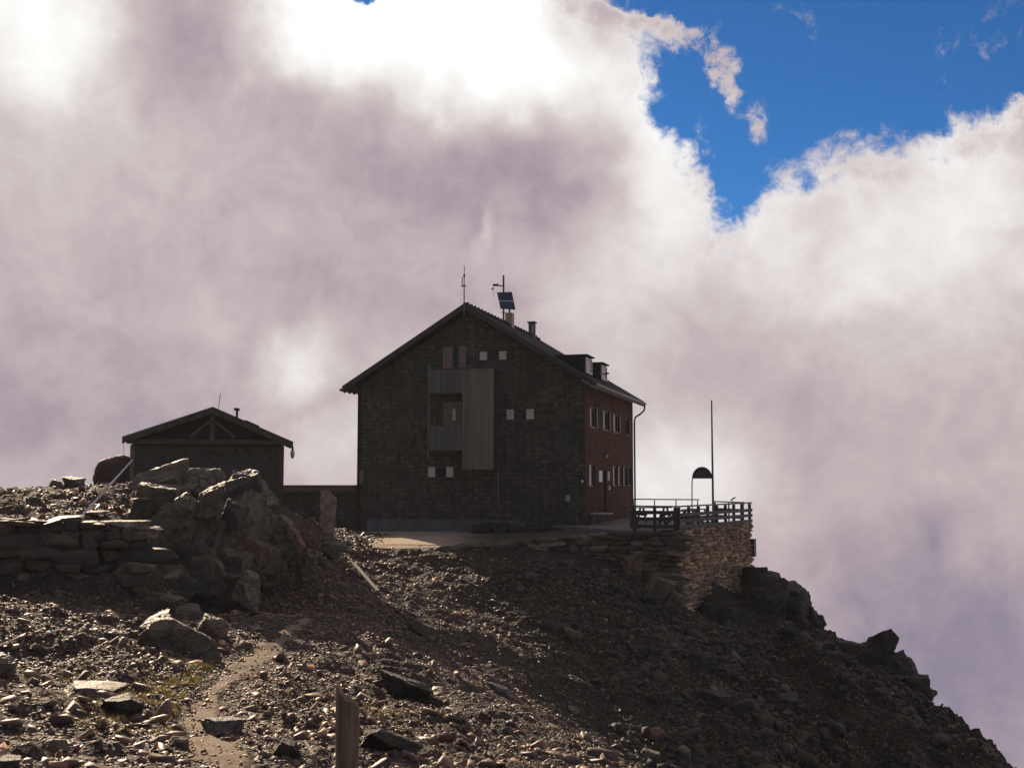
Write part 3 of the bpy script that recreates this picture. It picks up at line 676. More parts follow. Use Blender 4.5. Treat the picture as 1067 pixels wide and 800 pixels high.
# attic balcony doors: pinkish leaves either side
for a in ((462, 472), (478.5, 486)):
    x0, _ = on_front(a[0], 362); x1, _ = on_front(a[1], 362)
    m = MB(); m.box(x0, x1, -.05, -.012, 7.97, bz1 + .02); m.build('shutter', 'pinkboard', hut)
for k, (y0, y1, z0, z1) in enumerate(SWN):
    w = window(y0, y1, z0, z1, XF, None, 'dimframe', .07, 0, k < 4)
    if k < 4:
        for yy in ((y0 - .34, y1 + .06) if k in (1, 2) else (y1 + .06,)):
            s = MB(); s.box(yy, yy + .24, -.05, -.015, z0, z1); o = s.build('shutter', 'dimframe' if k < 3 else 'redboard', w); o.data.transform(XF)
# door, poster, lamps on the side wall
def side_box(name, mat, y0, y1, z0, z1, out=.05, inn=-.004, par=hut):
    m = MB(); m.box(y0, y1, -out, -(-inn) if inn > 0 else inn, z0, z1); o = m.build(name, mat, par); o.data.transform(XF); return o
d_ = MB(); d_.box(DOOR[0], DOOR[1], .12, .17, DOOR[2], DOOR[3]); dr = d_.build('door', 'darkwood', hut); dr.data.transform(XF)
m = MB(); m.box(DOOR[0] + .08, DOOR[0] + .14, .07, .118, 1.2, 1.32); o = m.build('handle', 'metal', dr); o.data.transform(XF)
side_box('notice_board', 'white', 3.25, 4.05, 2.30, 2.88)
side_box('notice_board', 'frame', 5.55, 6.1, 2.38, 2.85); side_box('letter_box', 'frame', 5.5, 5.9, 1.85, 2.1, .12)
# wall lamps (housing + globe)
def lamp(par, p, xf):
    m = MB(); m.box(p[0] - .06, p[0] + .06, -.06, -.003, p[1] - .02, p[1] + .16); o = m.build('wall_lamp', 'darkmetal', par)
    if xf is not None: o.data.transform(xf)
    q = rock_pts(3, 2, 3, (.085, .085, .1), 0, .3)[0] + np.array([p[0], -.12, p[1]])
    g = MB(); g.add(q, ico(2)[1]); g = g.build('globe', 'white', o, 60)
    if xf is not None: g.data.transform(xf)
lamp(hut, (5.0, 3.62), XF)
lx, lz = on_front(611, 501.5); 
lamp(hut, (HW - .12, lz), None)
x, z = on_front(592, 519); m = MB(); m.box(x - .1, x + .1, -.12, -.003, z - .14, z + .14); m.build('meter_box', 'frame', hut)
x, z = on_front(377.5, 497); m = MB(); m.box(x - .1, x + .12, -.14, -.003, z - .34, z + .34); m.build('cable_box', 'tanboard', hut)
# plinth
m = MB(); m.box(.62, 8.9, -.10, -.003, -.7, .42); m.build('plinth', 'concrete', hut)
m = MB(); m.box(8.9, HW + .06, -.06, -.003, -.7, .08); m.build('plinth', 'concrete', hut)
# balcony tower
Y1 = -.9
bl = empty('balcony'); bl.parent = hut
def fx(px, y=Y1): return on_front(px, 440, y)[0]
def fz(py, y=Y1): return on_front(480, py, y)[1]
xL, xM, xR = fx(448), fx(482), fx(514.5)
def boards(mb, x0, x1, z0, z1, y, w=.125, t=.03):
    n = max(1, int(round((x1 - x0) / w))); w = (x1 - x0) / n
    for k in range(n):
        if k % 2: mb.box(x0 + k * w - .012, x0 + k * w + .012, y - t - .03, y - t - .012, z0, z1)
        dz = random.uniform(-.015, .015); dy = random.uniform(0, .012)
        mb.box(x0 + k * w + .006, x0 + (k + 1) * w - .006, y - t - dy, y, z0 + dz, z1)
m = MB(); boards(m, xL, xM - .003, fz(409), fz(384.5), Y1); m.build('parapet', 'stripegrey', bl)
m = MB(); boards(m, xL, xM - .003, fz(469), fz(443.5), Y1); m.build('parapet', 'stripegrey', bl)
m = MB(); boards(m, xM, xR, fz(489), fz(384.5), Y1, .15); m.build('board_screen', 'stripe', bl)
m = MB(); m.box(xR - .03, xR, Y1 + .003, -.003, fz(489), fz(384.5)); m.build('side_screen', 'darkwood', bl)
for zz in (fz(409) - .06, fz(469) - .06):
    m = MB(); m.box(xL, xM, Y1 + .002, -.003, zz, zz + .12); m.build('balcony_floor', 'darkwood', bl)
m = MB(); m.box(xL - .10, xL - .01, Y1 - .05, Y1 + .05, fz(475), fz(378)); m.build('corner_post', 'greyboard', bl)
m = MB(); m.box(xL, xR, Y1 - .07, Y1 + .02, fz(384.5) + .003, fz(384.5) + .06); m.build('handrail', 'darkwood', bl)
x0, z1 = on_front(461.5, 419, -.06); x1, z0 = on_front(481.5, 441.5, -.06)
m = MB(); m.box(x0, x1, -.05, -.004, z0 - .1, z1); dd = m.build('door', 'tanboard', bl)
xa, za = on_front(471.5, 426, -.06); xb, zb = on_front(475, 438, -.06)
m = MB(); m.box(xa, xb, -.075, -.052, zb, za); m.build('pane', 'cream', dd)
# service pipes
x, _ = on_front(514.3, 450); m = MB(); m.tube([(x + .25, -.06, 8.0), (x + .25, -.06, 1.45)], .03); m.build('conduit', 'metal', hut)
x, _ = on_front(494, 350); m = MB(); m.tube([(x, -.05, RZ - .55), (x, -.05, 8.16)], .022); m.build('conduit', 'metal', hut)
# roof
OF, OS, TH = .6, .6, .16
for sgn, nm in ((-1, 'left'), (1, 'right')):
    xe = HW / 2 + sgn * (HW / 2 + OS); ze = roofz(xe)
    m = MB(); m.extrude([(HW / 2, -OF, RZ), (xe, -OF, ze), (xe, -OF, ze - TH), (HW / 2, -OF, RZ - TH)], (0, HD + 2 * OF, 0)); r_ = m.build('roof', 'roof', hut)
    for y in (-OF - .045, HD + OF + .003):                     # verge boards, front and rear
        m = MB(); m.extrude([(HW / 2, y, RZ + .03), (xe, y, ze + .03), (xe, y, ze - .24), (HW / 2, y, RZ - .24)], (0, .042, 0))
        m.build('verge_board', 'darkwood', r_)
    m = MB()                                                   # verge metal trim on top
    m.extrude([(HW / 2, -OF - .07, RZ + .035), (xe, -OF - .07, ze + .035), (xe, -OF - .07, ze + .06), (HW / 2, -OF - .07, RZ + .06)], (0, .22, 0))
    m.build('verge_flashing', 'darkmetal', r_)
    y = -OF + .1
    while y < HD + OF - .05:                                   # rafter tails under the eave
        xi = HW / 2 + sgn * (HW / 2 - .02)
        m = MB(); m.beam((xi, y, roofz(xi) - TH - .08), (xe - sgn * .03, y, ze - TH - .07), .09, .13); y += .62
        m.build('rafter_tail', 'frame' if sgn > 0 else 'darkwood', r_)
    gp = [(xe + sgn * .07, -OF - .05, ze - .12), (xe + sgn * .07, HD + OF, ze - .12)]
    m = MB(); m.tube(gp, .075, 8); m.build('gutter', 'darkmetal', r_)
xe = HW + OS; ze = roofz(xe)
m = MB(); m.tube([(xe + .07, HD + .35, ze - .18), (xe + .05, HD + .35, ze - .5), (xe - .2, HD + .30, ze - .75), (HW + .12, HD + .12, ze - .95), (HW + .08, HD + .08, ze - 1.3), (HW + .08, HD + .08, .2)], .055); m.build('downpipe', 'darkmetal', hut)
m = MB(); m.tube([(HW / 2, -OF, RZ + .02), (HW / 2, HD + OF, RZ + .02)], .10, 8)
for k in range(24): m.box(HW / 2 - .12, HW / 2 + .12, -OF + .3 + k * .6, -OF + .36 + k * .6, RZ + .03, RZ + .15)
m.build('ridge_cap', 'roof', hut)
# snow guard flecks along the verge edge
# dormers
DY0, DY1, DXF, DZT = 2.3, 6.4, 11.45, 8.72
for (y0, y1) in ((DY0, DY0 + 1.75), (DY1, DY1 + 1.75)):
    xf_, zt = DXF, DZT; zb = roofz(xf_) - .05; xi = HW / 2 + (RZ - zt) / SL
    m = MB(); m.extrude([(xf_, y0, zb), (xf_, y0, zt), (xi, y0, zt)], (0, y1 - y0, 0)); dm = m.build('dormer', 'roof', hut)
    m = MB(); m.box(xi - .1, xf_ + .16, y0 - .06, y1 + .06, zt + .002, zt + .06); m.build('dormer_roof', 'roof', dm)
    m = MB(); a, b = y0 + .12, y1 - .12; c, d2 = zb + .12, zt - .08
    m.box(xf_ + .004, xf_ + .06, a, a + .17, c, d2); m.box(xf_ + .004, xf_ + .06, b - .17, b, c, d2); m.box(xf_ + .004, xf_ + .06, a + .17, b - .17, c, c + .10); m.box(xf_ + .004, xf_ + .06, a + .17, b - .17, d2 - .08, d2)
    w = m.build('window', 'cream', dm)
    m = MB(); m.box(xf_ + .01, xf_ + .03, a + .17, b - .17, c + .10, d2 - .08); m.build('pane', 'glass', w)
m = MB(); m.tube([(11.5, 7.3, 8.2), (11.75, 7.3, 8.25)], .05, 6); m.build('roof_hook', 'metal', hut)
# chimneys
m = MB(); m.box(HW / 2 - .2, HW / 2 + .2, 7.45, 7.95, RZ - .2, RZ + .72); ch = m.build('chimney', 'chim', hut)
m = MB(); m.tube([(HW / 2 - .02, 7.7, RZ + .72), (HW / 2 - .02, 7.7, RZ + 1.05)], .06); m.build('flue_pipe', 'metal', ch)
m = MB(); m.box(HW / 2 - .19, HW / 2 + .16, 12.6, 13.0, RZ - .4, RZ + .82); ch = m.build('chimney', 'chim2', hut)
m = MB(); m.box(HW / 2 + .02, HW / 2 + .1, 12.585, 12.597, RZ - .1, RZ + .7); m.build('flashing', 'frame', ch)
m = MB(); m.box(HW / 2 - .26, HW / 2 + .23, 12.5, 13.1, RZ + .823, RZ + .9); m.build('chimney_cap', 'chim2', ch)
# aerials
def R0(x, y, z): return tuple(hw(x, y, z))
an = empty('radio_aerial', R0(HW / 2, -OF - .1, RZ - .3), -HA); tag(an, 'thin radio aerial at the front gable peak of the hut', 'aerial')
m = MB(); m.tube([(0, 0, -.2), (0, 0, .9), (0, 0, 2.25)], [.035, .03, .018], 6); m.build('mast', 'metal', an)
m = MB(); m.beam((-.14, 0, 1.22), (.08, 0, 1.22), .05, .07); m.tube([(-.1, 0, 1.25), (-.1, 0, 1.68)], .025, 6); m.build('side_rod', 'metal', an)
m = MB(); m.box(-.04, .04, -.04, .04, 1.68, 1.8); m.build('coupler', 'darkmetal', an)
ms = empty('weather_mast', R0(HW / 2 - .05, 6.6, RZ), -HA); tag(ms, 'roof mast with a side arm beside the solar panel', 'mast')
m = MB(); m.tube([(0, 0, -.1), (0, 0, 2.72)], .05, 8); m.build('pole', 'darkmetal', ms)
m = MB(); m.tube([(0, 0, 2.12), (-.58, 0, 2.16)], .035, 6); m.box(-.62, -.30, -.06, .06, 2.14, 2.24); m.build('arm', 'darkmetal', ms)
m = MB(); q = rock_pts(5, 2, 3, (.13, .06, .1), 0, .3)[0] + np.array([-.66, 0, 2.0]); m.add(q, ico(2)[1]); m.build('sensor_dish', 'white', ms, 60)
m = MB(); m.tube([(-.56, 0, 2.1), (-.62, 0, 1.5)], .008, 5); m.build('cable', 'darkmetal', ms)
m = MB(); m.tube([(-.14, 0, .62), (.15, 0, .62)], .03, 6); m.build('clamp', 'metal', ms)
sp = empty('solar_panel', R0(HW / 2 + .12, 6.4, RZ + .95), -HA); tag(sp, 'tilted blue solar panel mounted on the hut ridge', 'solar panel')
TL = np.array([-.50, .0, .78]); TR = np.array([.30, .25, .82]); BR = np.array([.62, -.15, -.25]); BLc = np.array([-.18, -.4, -.20])
def sp_quad(s0, s1): 
    return [TL + (BLc - TL) * s0, TR + (BR - TR) * s0, TR + (BR - TR) * s1, TL + (BLc - TL) * s1]
nn = np.cross(TR - TL, BLc - TL); nn = nn / np.linalg.norm(nn)
for s0, s1 in ((0, .5), (.55, 1)):
    m = MB(); m.extrude(sp_quad(s0, s1), tuple(nn * .035)); m.build('module', 'solar', sp)
m = MB(); m.extrude([p + nn * -.002 for p in sp_quad(.503, .547)], tuple(nn * .03)); m.build('clamp_rail', 'white', sp)
m = MB(); m.tube([tuple((TL + BR) / 2 + nn * .05), (-.16, .2, -.2)], .035, 6); m.tube([(-.16, .2, .25), (-.16, .2, -1.0)], .03, 6); m.build('bracket', 'metal', sp)

# ------------------------------------------------------------------ annex between hut and shed
ax = empty('annex', tuple(hw(-4.6, .05, 0)), -HA); tag(ax, 'low flat roofed shingled annex between the hut and the small shed', 'annex')
m = MB(); m.box(0, 4.55, .05, 3.2, -.8, 1.78); m.build('wall', 'front', ax)
m = MB(); m.box(-.3, 4.58, -.28, 3.4, 1.785, 2.08); m.build('roof', 'fascia', ax)
m = MB(); m.box(-.32, 4.585, -.33, 3.42, 2.083, 2.14); m.build('roof_edge', 'fascia', ax)
m = MB(); m.box(2.75, 2.87, -.02, .047, .7, 1.5); m.box(2.97, 3.07, -.02, .047, .75, 1.5); m.build('board', 'tanboard', ax)

# ------------------------------------------------------------------ the small shed
SA = R(12)
sh = empty('shed', tuple(np.array([*at(137, 480, 44.6)[:2], 1.3])), SA); tag(sh, 'small gabled timber shed standing above the rock outcrop', 'shed')
sx = 5.72; zb = sh.location.z
PK, EL, ER = 5.20 - zb, 4.02 - zb, 3.86 - zb
rx = 3.02; xl, xr = -.30, sx + .40
def sroof(x): return PK - (PK - EL) * (rx - x) / (rx - xl) if x < rx else PK - (PK - ER) * (x - rx) / (xr - rx)
tie = sroof(0) - .32
m = MB(); m.box(0, sx, 0, 4.0, -.5, tie); m.build('wall', 'darkwood', sh)
m = MB(); m.extrude([(.05, .25, tie), (sx - .05, .25, tie), (sx - .05, .25, sroof(sx) - .16), (rx, .25, PK - .17), (.05, .25, sroof(0) - .14)], (0, .15, 0)); m.build('gable_boards', 'darkwood', sh)
m = MB()
for k in range(9): m.box(.02, sx - .02, -.03 - .004 * (k % 2), -.002, -.45 + k * .32, -.45 + k * .32 + .30) if -.45 + k * .32 + .3 < tie else None
m.build('cladding', 'oliveboard', sh)
for x0, x1 in ((xl, rx), (rx, xr)):
    m = MB(); m.extrude([(x0, -.55, sroof(x0)), (x1, -.55, sroof(x1)), (x1, -.55, sroof(x1) - .1), (x0, -.55, sroof(x0) - .1)], (0, 5.1, 0)); r_ = m.build('roof', 'roof', sh)
    m = MB(); m.extrude([(x0, -.6, sroof(x0) - .0), (x1, -.6, sroof(x1) - .0), (x1, -.6, sroof(x1) - .24), (x0, -.6, sroof(x0) - .24)], (0, .047, 0)); m.build('verge_board', 'oliveboard', r_)
    m = MB(); m.extrude([(x0, -.63, sroof(x0) + .004), (x1, -.63, sroof(x1) + .004), (x1, -.63, sroof(x1) + .035), (x0, -.63, sroof(x0) + .035)], (0, 5.2, 0)); m.build('roof_sheet', 'sunsheet' if x0 == xl else 'darkmetal', r_)  # left sheet painted pale as if sunlit, right one stays dark
m = MB(); m.box(-.15, sx + .1, -.42, -.28, tie - .02, tie + .16); m.build('tie_beam', 'oliveboard', sh)
m = MB(); m.box(rx - .09, rx + .09, -.40, -.30, tie + .163, PK - .3); m.build('king_post', 'fascia', sh)
for s in (-1, 1):
    m = MB(); m.beam((rx + s * .85, -.35, tie + .24), (rx + s * .11, -.35, PK - .52), .09, .13, (0, 1, 0)); m.build('strut', 'fascia', sh)
m = MB(); m.box(sx - .16, sx + .06, -.08, .12, -.5, tie - .05); m.build('corner_post', 'redboard', sh)
m = MB(); m.box(-.05, .12, -.08, .12, -.5, tie - .05); m.build('corner_post', 'tanboard', sh)
m = MB(); m.tube([(3.9, 1.2, sroof(3.9)), (3.9, 1.2, sroof(3.9) + .42)], .05, 8); m.tube([(3.78, 1.2, sroof(3.9) + .44), (4.0, 1.2, sroof(3.9) + .42)], .06, 8); m.build('vent_pipe', 'darkmetal', sh)
m = MB(); m.extrude([(4.25, .3, sroof(4.25) + .05), (4.8, .3, sroof(4.8) + .05), (4.8, .3, sroof(4.8) + .12), (4.25, .3, sroof(4.25) + .12)], (0, .8, 0)); m.build('roof_hatch', 'glass', sh)
m = MB(); m.tube([(3.2, .3, PK), (3.27, .3, PK + .62)], .012, 5); m.build('aerial', 'darkmetal', sh)
m = MB(); m.tube([(xl + .05, -.5, sroof(xl) - .2), (xl + .12, -.5, 1.0)], .008, 5); m.build('cable', 'darkmetal', sh)
sl_ = MB(); sl_.tube([(xr - .02, -.5, sroof(xr) - .12), (xr - .02, -.5, sroof(xr) - .3)], [.03, .05], 8); sl_ = sl_.build('lantern', 'darkmetal', sh)
m = MB(); m.tube([(xr - .02, -.5, sroof(xr) - .3), (xr - .02, -.5, sroof(xr) - .42), (xr - .02, -.5, sroof(xr) - .56), (xr - .02, -.5, sroof(xr) - .62)], [.06, .09, .075, .03], 10); m.build('globe', 'frame', sl_, 50)

# ------------------------------------------------------------------ standing slab, poles, planks
p = at(341.5, 557, 41.2); z0 = H1(p[0], p[1])
m = MB(); w = .30
sl_poly = [(-w, 0, -.2), (w * .72, 0, -.2), (w * .78, 0, .35), (w * .92, 0, 1.15), (w * .9, 0, 1.3), (w * .25, 0, 1.52), (-w * .35, 0, 1.62), (-w * .98, 0, 1.56), (-w * 1.02, 0, .6)]
m.extrude(sl_poly, (0, .14, 0)); o = m.build('standing_slab', 'tanslab'); o.location = (p[0], p[1], p[2] - .02); o.rotation_euler = (R(-4), R(1.5), R(12))
bv = o.modifiers.new('bevel', 'BEVEL'); bv.width = .025; bv.segments = 2
tag(o, 'upright tan stone slab standing alone between the shed and the hut', 'stone slab')
a, b = at(80, 543, 32.2), at(138, 479, 33.8)
m = MB(); a, b = Vector(a), Vector(b); mid1 = a.lerp(b, .38); mid2 = a.lerp(b, .58)
m.tube([a - (b - a) * .06, mid1], .03, 8); pl = m.build('pole', 'white'); tag(pl, 'long white pole leaning on the bank above the dry stone wall', 'pole')
m = MB(); m.tube([mid1, mid2], .045, 8); m.build('grip_sleeve', 'cream', pl)
m = MB(); m.tube([mid2, b], [.032, .02], 8); m.build('pole_tip', 'white', pl)
def draped_plank(name, p0, p1, w, t, mat, label, cat, dz=.06):
    a, b = Vector(p0), Vector(p1); a.z = H1(a.x, a.y) + dz; b.z = H1(b.x, b.y) + dz + .08
    m = MB(); m.beam(a, b, w, t); return tag(m.build(name, mat), label, cat)
draped_plank('plank', at(368, 597, 43.5), at(394, 618, 39.6), .11, .05, 'greyboard', 'weathered plank lying on the scree below the sunlit walkway', 'plank', .12)
a = at(318, 772, 12.6); b = at(337, 803, 11.8)
g0 = H1(a[0], a[1])
m = MB(); m.tube([(b[0], b[1], H1(b[0], b[1]) - .1), ((a[0] + b[0]) / 2, (a[1] + b[1]) / 2, (a[2] + b[2]) / 2), tuple(a)], [.028, .025, .018], 7); tag(m.build('stick', 'postwood'), 'thin bare stick leaning out of the gravel by the wooden stake', 'stick')
# stake in the foreground
p = at(361, 800, 7.0); gz = H1(p[0], p[1]); rows = []; nn_ = 20; Vv = []; Ff = []
zt = at(360, 711, 7.0)[2]; zs = list(np.linspace(gz - .3, zt - .20, 26)) + [zt - .16, zt - .11, zt - .06, zt - .015]
for i, z in enumerate(zs):
    for k in range(nn_):
        th = 2 * math.pi * k / nn_; c, s_ = math.cos(th), math.sin(th)
        rr = .070 * (1 + .05 * math.sin(3 * th + .7) + .035 * math.sin(7 * th + z * 3) + .03 * math.sin(z * 7 + th * 2))
        top = zt - .015 - max(0, .05 * (c + .75)) - (.035 if c > -.72 else 0) + .012 * math.sin(5 * th)          # split slanted top, high on the left
        Vv.append((c * rr * 1.0, s_ * rr * .85, min(z, top)))
for i in range(len(zs) - 1):
    for k in range(nn_): Ff.append((i * nn_ + k, i * nn_ + (k + 1) % nn_, (i + 1) * nn_ + (k + 1) % nn_, (i + 1) * nn_ + k))
Vv.append((-.01, 0, zt - .07)); tc = len(Vv) - 1
for k in range(nn_): Ff.append(((len(zs) - 1) * nn_ + k, (len(zs) - 1) * nn_ + (k + 1) % nn_, tc))
me = bpy.data.meshes.new('stake'); me.from_pydata([(v[0], v[1], v[2] - gz) for v in Vv], [], Ff); me.update()
o = link('wooden_stake', me, 'postwood', None, 40); o.location = (p[0], p[1], gz); tag(o, 'weathered wooden stake with a split top in the foreground', 'stake')

# ------------------------------------------------------------------ terrace
poly = [hw(HW + .03, -1.2)[:2], T0 + np.array([.0, .12]), T1 + np.array([-.12, 0]), np.array([8.2, 66.5]), hw(HW + .03, HD + .5)[:2]]
ORD = [np.array([4.55, 50.8])] + [poly[1], poly[2], poly[3], poly[4], hw(HW + .03, -.1)[:2], hw(HW - 1.6, -.1)[:2]]
m = MB(); m.extrude([(q[0], q[1], FZ - .9) for q in ORD], (0, 0, .9)); tag(m.build('terrace_floor', 'floor'), 'grey paved terrace beside the hut', 'terrace', None, 'structure')
# walkway in front of the hut, pale gravel with its shaded end painted dark
wk = [at(352, 562, 50)[:2], (-4.9, 49.0), (-3.5, 49.0), (-2.4, 49.9), (-.5, 50.9), (1.2, 51.2), (4.5, 51.1), hw(HW - 1.7, -.15)[:2], hw(6, -.15)[:2], hw(0.2, -.15)[:2], hw(-2.5, -.3)[:2]]
wz = [-.36, -.5, -.46, -.38, -.30, -.2, .06, .03, -.12, -.22, -.25]
bm = bmesh.new(); vs = [bm.verts.new((q[0], q[1], z)) for q, z in zip(wk, wz)]; f0 = bm.faces.new(vs)
bmesh.ops.triangulate(bm, faces=bm.faces[:])
for _ in range(4): bmesh.ops.subdivide_edges(bm, edges=bm.edges[:], cuts=1, use_grid_fill=False)
co3 = np.array([v.co[:] for v in bm.verts]); nz = .035 * fbm2(co3[:, 0] * 2.5, co3[:, 1] * 2.5, 4, 33, .6)
for v, dz in zip(bm.verts, nz): v.co.z += dz
bmesh.ops.solidify(bm, geom=bm.faces[:], thickness=.25)
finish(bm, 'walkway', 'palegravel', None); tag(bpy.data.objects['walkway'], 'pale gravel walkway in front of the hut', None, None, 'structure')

def railing(name, a, b, zf, nposts, rails, label, mat, toph=1.08, down=.35, over=.15, pw=.12, ts=(.14, .06)):
    a, b = np.array(a), np.array(b); root = empty(name, (a[0], a[1], zf)); tag(root, label, 'railing', 'railings around the terrace')
    v = b - a; Ln = np.linalg.norm(v); u_ = v / Ln
    for k in range(nposts):
        q = u_ * (Ln * k / (nposts - 1)); m = MB(); m.beam((q[0], q[1], -down), (q[0], q[1], toph - .04), pw, pw, (u_[0], u_[1], 0)); m.build('post', mat, root)
    n_ = np.array([u_[1], -u_[0]]) * (pw / 2 + .022)
    for h in rails:
        m = MB(); m.beam((*(n_ - u_ * over), h), (*(v + n_ + u_ * over), h), .04, .15); m.build('rail', mat, root)
    m = MB(); m.beam((*(-u_ * over), toph), (*(v + u_ * over * 1.6), toph), *ts); m.build('handrail', mat, root)
    return root
C0 = T0 + np.array([0.02, .0]); sh_ = np.array([.05, -.03])
railing('railing', T0 + sh_, T1 + sh_, FZ, 9, (.15, .42, .68), 'dark wooden railing along the right side wall of the terrace', 'railwood', 1.04, .30)
railing('railing', (5.35, 50.6), T0 + np.array([-.1, -.02]), FZ, 3, (.18, .5, .78), 'short dark wooden railing on the front edge of the terrace', 'railwood', 1.04, .25)
railing('railing', at(660, 520, 63.5)[:2], at(727, 520, 62)[:2], FZ, 4, (), 'thin pale back railing of the terrace seen against the fog', 'railpale', 1.13, .1, .05, .05, (.06, .06))
railing('railing', at(745, 523, 61)[:2], T1 + np.array([-.2, .3]), FZ, 3, (.3, .65), 'low back railing between the flagpole and the terrace corner', 'railpale', 1.05, .1, .02, .06, (.12, .06))
# picnic tables
def picnic():
    root = empty('picnic_table'); tops = MB()
    for k in range(5): tops.box(-.9, .9, -.36 + k * .148, -.36 + k * .148 + .14, .72, .76)
    tops.build('table_top', 'railwood', root)
    for s in (-1, 1):
        m = MB(); m.box(-.9, .9, s * .72 - .14, s * .72 + .14, .42, .46); m.build('bench_seat', 'railwood', root)
    for s in (-1, 1):
        m = MB(); m.beam((s * .65, -.74, 0), (s * .65, -.25, .715), .07, .09, (1, 0, 0)); m.beam((s * .65, .74, 0), (s * .65, .25, .715), .07, .09, (1, 0, 0)); m.box(s * .65 - .03, s * .65 + .03, -.8, .8, .33, .415); m.build('trestle', 'railwood', root)
    return root
pt = picnic(); spots = [((6.2, 52.7), .1, 'dark picnic table nearest the short front railing of the terrace'), ((8.1, 54.2), 1.05, 'dark picnic table behind the corner post of the terrace railing'), ((9.0, 57.0), 1.05, 'dark picnic table by the side railing below the half round sign'), ((7.4, 60.5), .2, 'dark picnic table near the pale back railing')]
for i, (q, rz, lb) in enumerate(spots):
    o = pt if i == 0 else copy_tree(pt)
    o.location = (*q, FZ + .003); o.rotation_euler = (0, 0, rz); tag(o, lb, 'picnic table', 'picnic tables on the terrace')
# bench by the wall
q = hw(HW + .55, 1.2); bn = empty('bench', (q[0], q[1], FZ + .003), -HA); tag(bn, 'low pale topped bench at the front corner of the hut side wall', 'bench')
m = MB(); m.box(-.42, .48, -.7, .7, .50, .56); m.build('seat', 'frame', bn)
for s, yy in ((-.28, -.6), (.3, -.6), (-.28, .6), (.3, .6)): m = MB(); m.box(s - .035, s + .035, yy - .035, yy + .035, 0, .497); m.build('leg', 'dimframe', bn)
# dark heaps in front of the wall: low log pile
multi_rock('rubble_heap', [(tuple(hw(6.9 + .42 * k, -1.3 + .25 * ((k * 7) % 3 - 1), .02 - .05 * (k % 2))), (.34, .3, .24), (.1 * k, .2, k), 700 + k) for k in range(6)] + [(tuple(hw(7.2 + .5 * k, -1.2, .2)), (.3, .28, .2), (.2, .1 * k, k), 720 + k) for k in range(3)],
    'crag', 'low dark heap of rubble in front of the hut gable', 'rubble heap', k=4, rough=.08)
# flagpole
q = at(743, 525, 57); m = MB(); m.tube([(0, 0, -.15), (0, 0, 3), (0, 0, at(743, 417, 57)[2] - FZ)], [.06, .05, .035], 10); fp = m.build('flagpole', 'metal'); fp.location = (q[0], q[1], FZ); tag(fp, 'tall bare flagpole at the outer edge of the terrace', 'flagpole')
# half round sign on its bent post
q0 = at(722, 525, 56.9); q1 = at(743, 525, 57); wd = q1[0] - q0[0]; sg = empty('arch_sign', (q0[0], q0[1], FZ)); tag(sg, 'dark half round sign on a curved post beside the flagpole', 'sign')
zc = at(730, 498.5, 57)[2] - FZ; zt = at(730, 487, 57)[2] - FZ; rw = wd / 2 - .03
arc = [(rw - rw * math.cos(t), 0, zc + (zt - zc) * math.sin(t)) for t in np.linspace(0, math.pi, 22)]
m = MB(); m.extrude([(p[0], -.015, p[2]) for p in arc], (0, .03, 0)); bd = m.build('sign_board', 'sign', sg)
m = MB(); m.tube([(-.01, 0, 0), (-.03, 0, .5), (-.045, 0, 1.0), (-.03, 0, zc - .2)] + [(p[0], 0, p[2] + .012) for p in arc], .028, 7); m.build('post', 'darkmetal', sg)
scr = [(.30, .12), (.36, .17), (.42, .15), (.47, .21), (.53, .18), (.60, .24), (.66, .22), (.74, .27)]
m = MB(); m.tube([(a, -.022, zc + b) for a, b in scr], .012, 5); m.build('lettering', 'signink', bd)
# small spotlight on the rail, dark box at the wall end
q = at(763, 522, 59.5); m = MB(); m.tube([(-.09, 0, .05), (.16, 0, .20)], [.03, .04], 7); m.tube([(0, 0, .1), (0, 0, -.12)], .02, 6); o = m.build('spotlight', 'darkmetal'); o.location = tuple(q); tag(o, 'small tilted spotlight on the railing right of the flagpole', 'spotlight')
q = at(783, 571, 58.0); m = MB(); m.box(-.17, .17, -.1, .25, -.42, .42); m.box(-.2, .2, -.13, .28, .423, .46); o = m.build('metal_box', 'darkmetal'); o.location = tuple(q); o.rotation_euler = (0, 0, -.5); tag(o, 'dark box fixed to the outer end of the terrace wall', 'box')

# ------------------------------------------------------------------ scree
def zbil(x, y):
    i = np.clip(np.searchsorted(gx, x) - 1, 0, nx - 2); j = np.clip(np.searchsorted(gy, y) - 1, 0, ny - 2)
    a = (x - gx[i]) / (gx[i + 1] - gx[i]); b = (y - gy[j]) / (gy[j + 1] - gy[j])
    return (ZZ[j, i] * (1 - a) + ZZ[j, i + 1] * a) * (1 - b) + (ZZ[j + 1, i] * (1 - a) + ZZ[j + 1, i + 1] * a) * b
def hull(seed, n):
    r_ = np.random.default_rng(seed); p = r_.uniform(-1, 1, (n, 3)); p /= (np.abs(p) ** 3.5).sum(1)[:, None] ** (1 / 3.5); p *= r_.uniform(.8, 1.08, (n, 1))
    bm = bmesh.new(); vs = [bm.verts.new(q) for q in p]; bmesh.ops.convex_hull(bm, input=vs)
    bmesh.ops.delete(bm, geom=[v for v in bm.verts if not v.link_faces], context='VERTS'); bmesh.ops.triangulate(bm, faces=bm.faces[:])
    bm.verts.ensure_lookup_table(); bm.verts.index_update(); v = np.array([q.co[:] for q in bm.verts]); f = np.array([[q.index for q in x.verts] for x in bm.faces]); bm.free(); return v, f
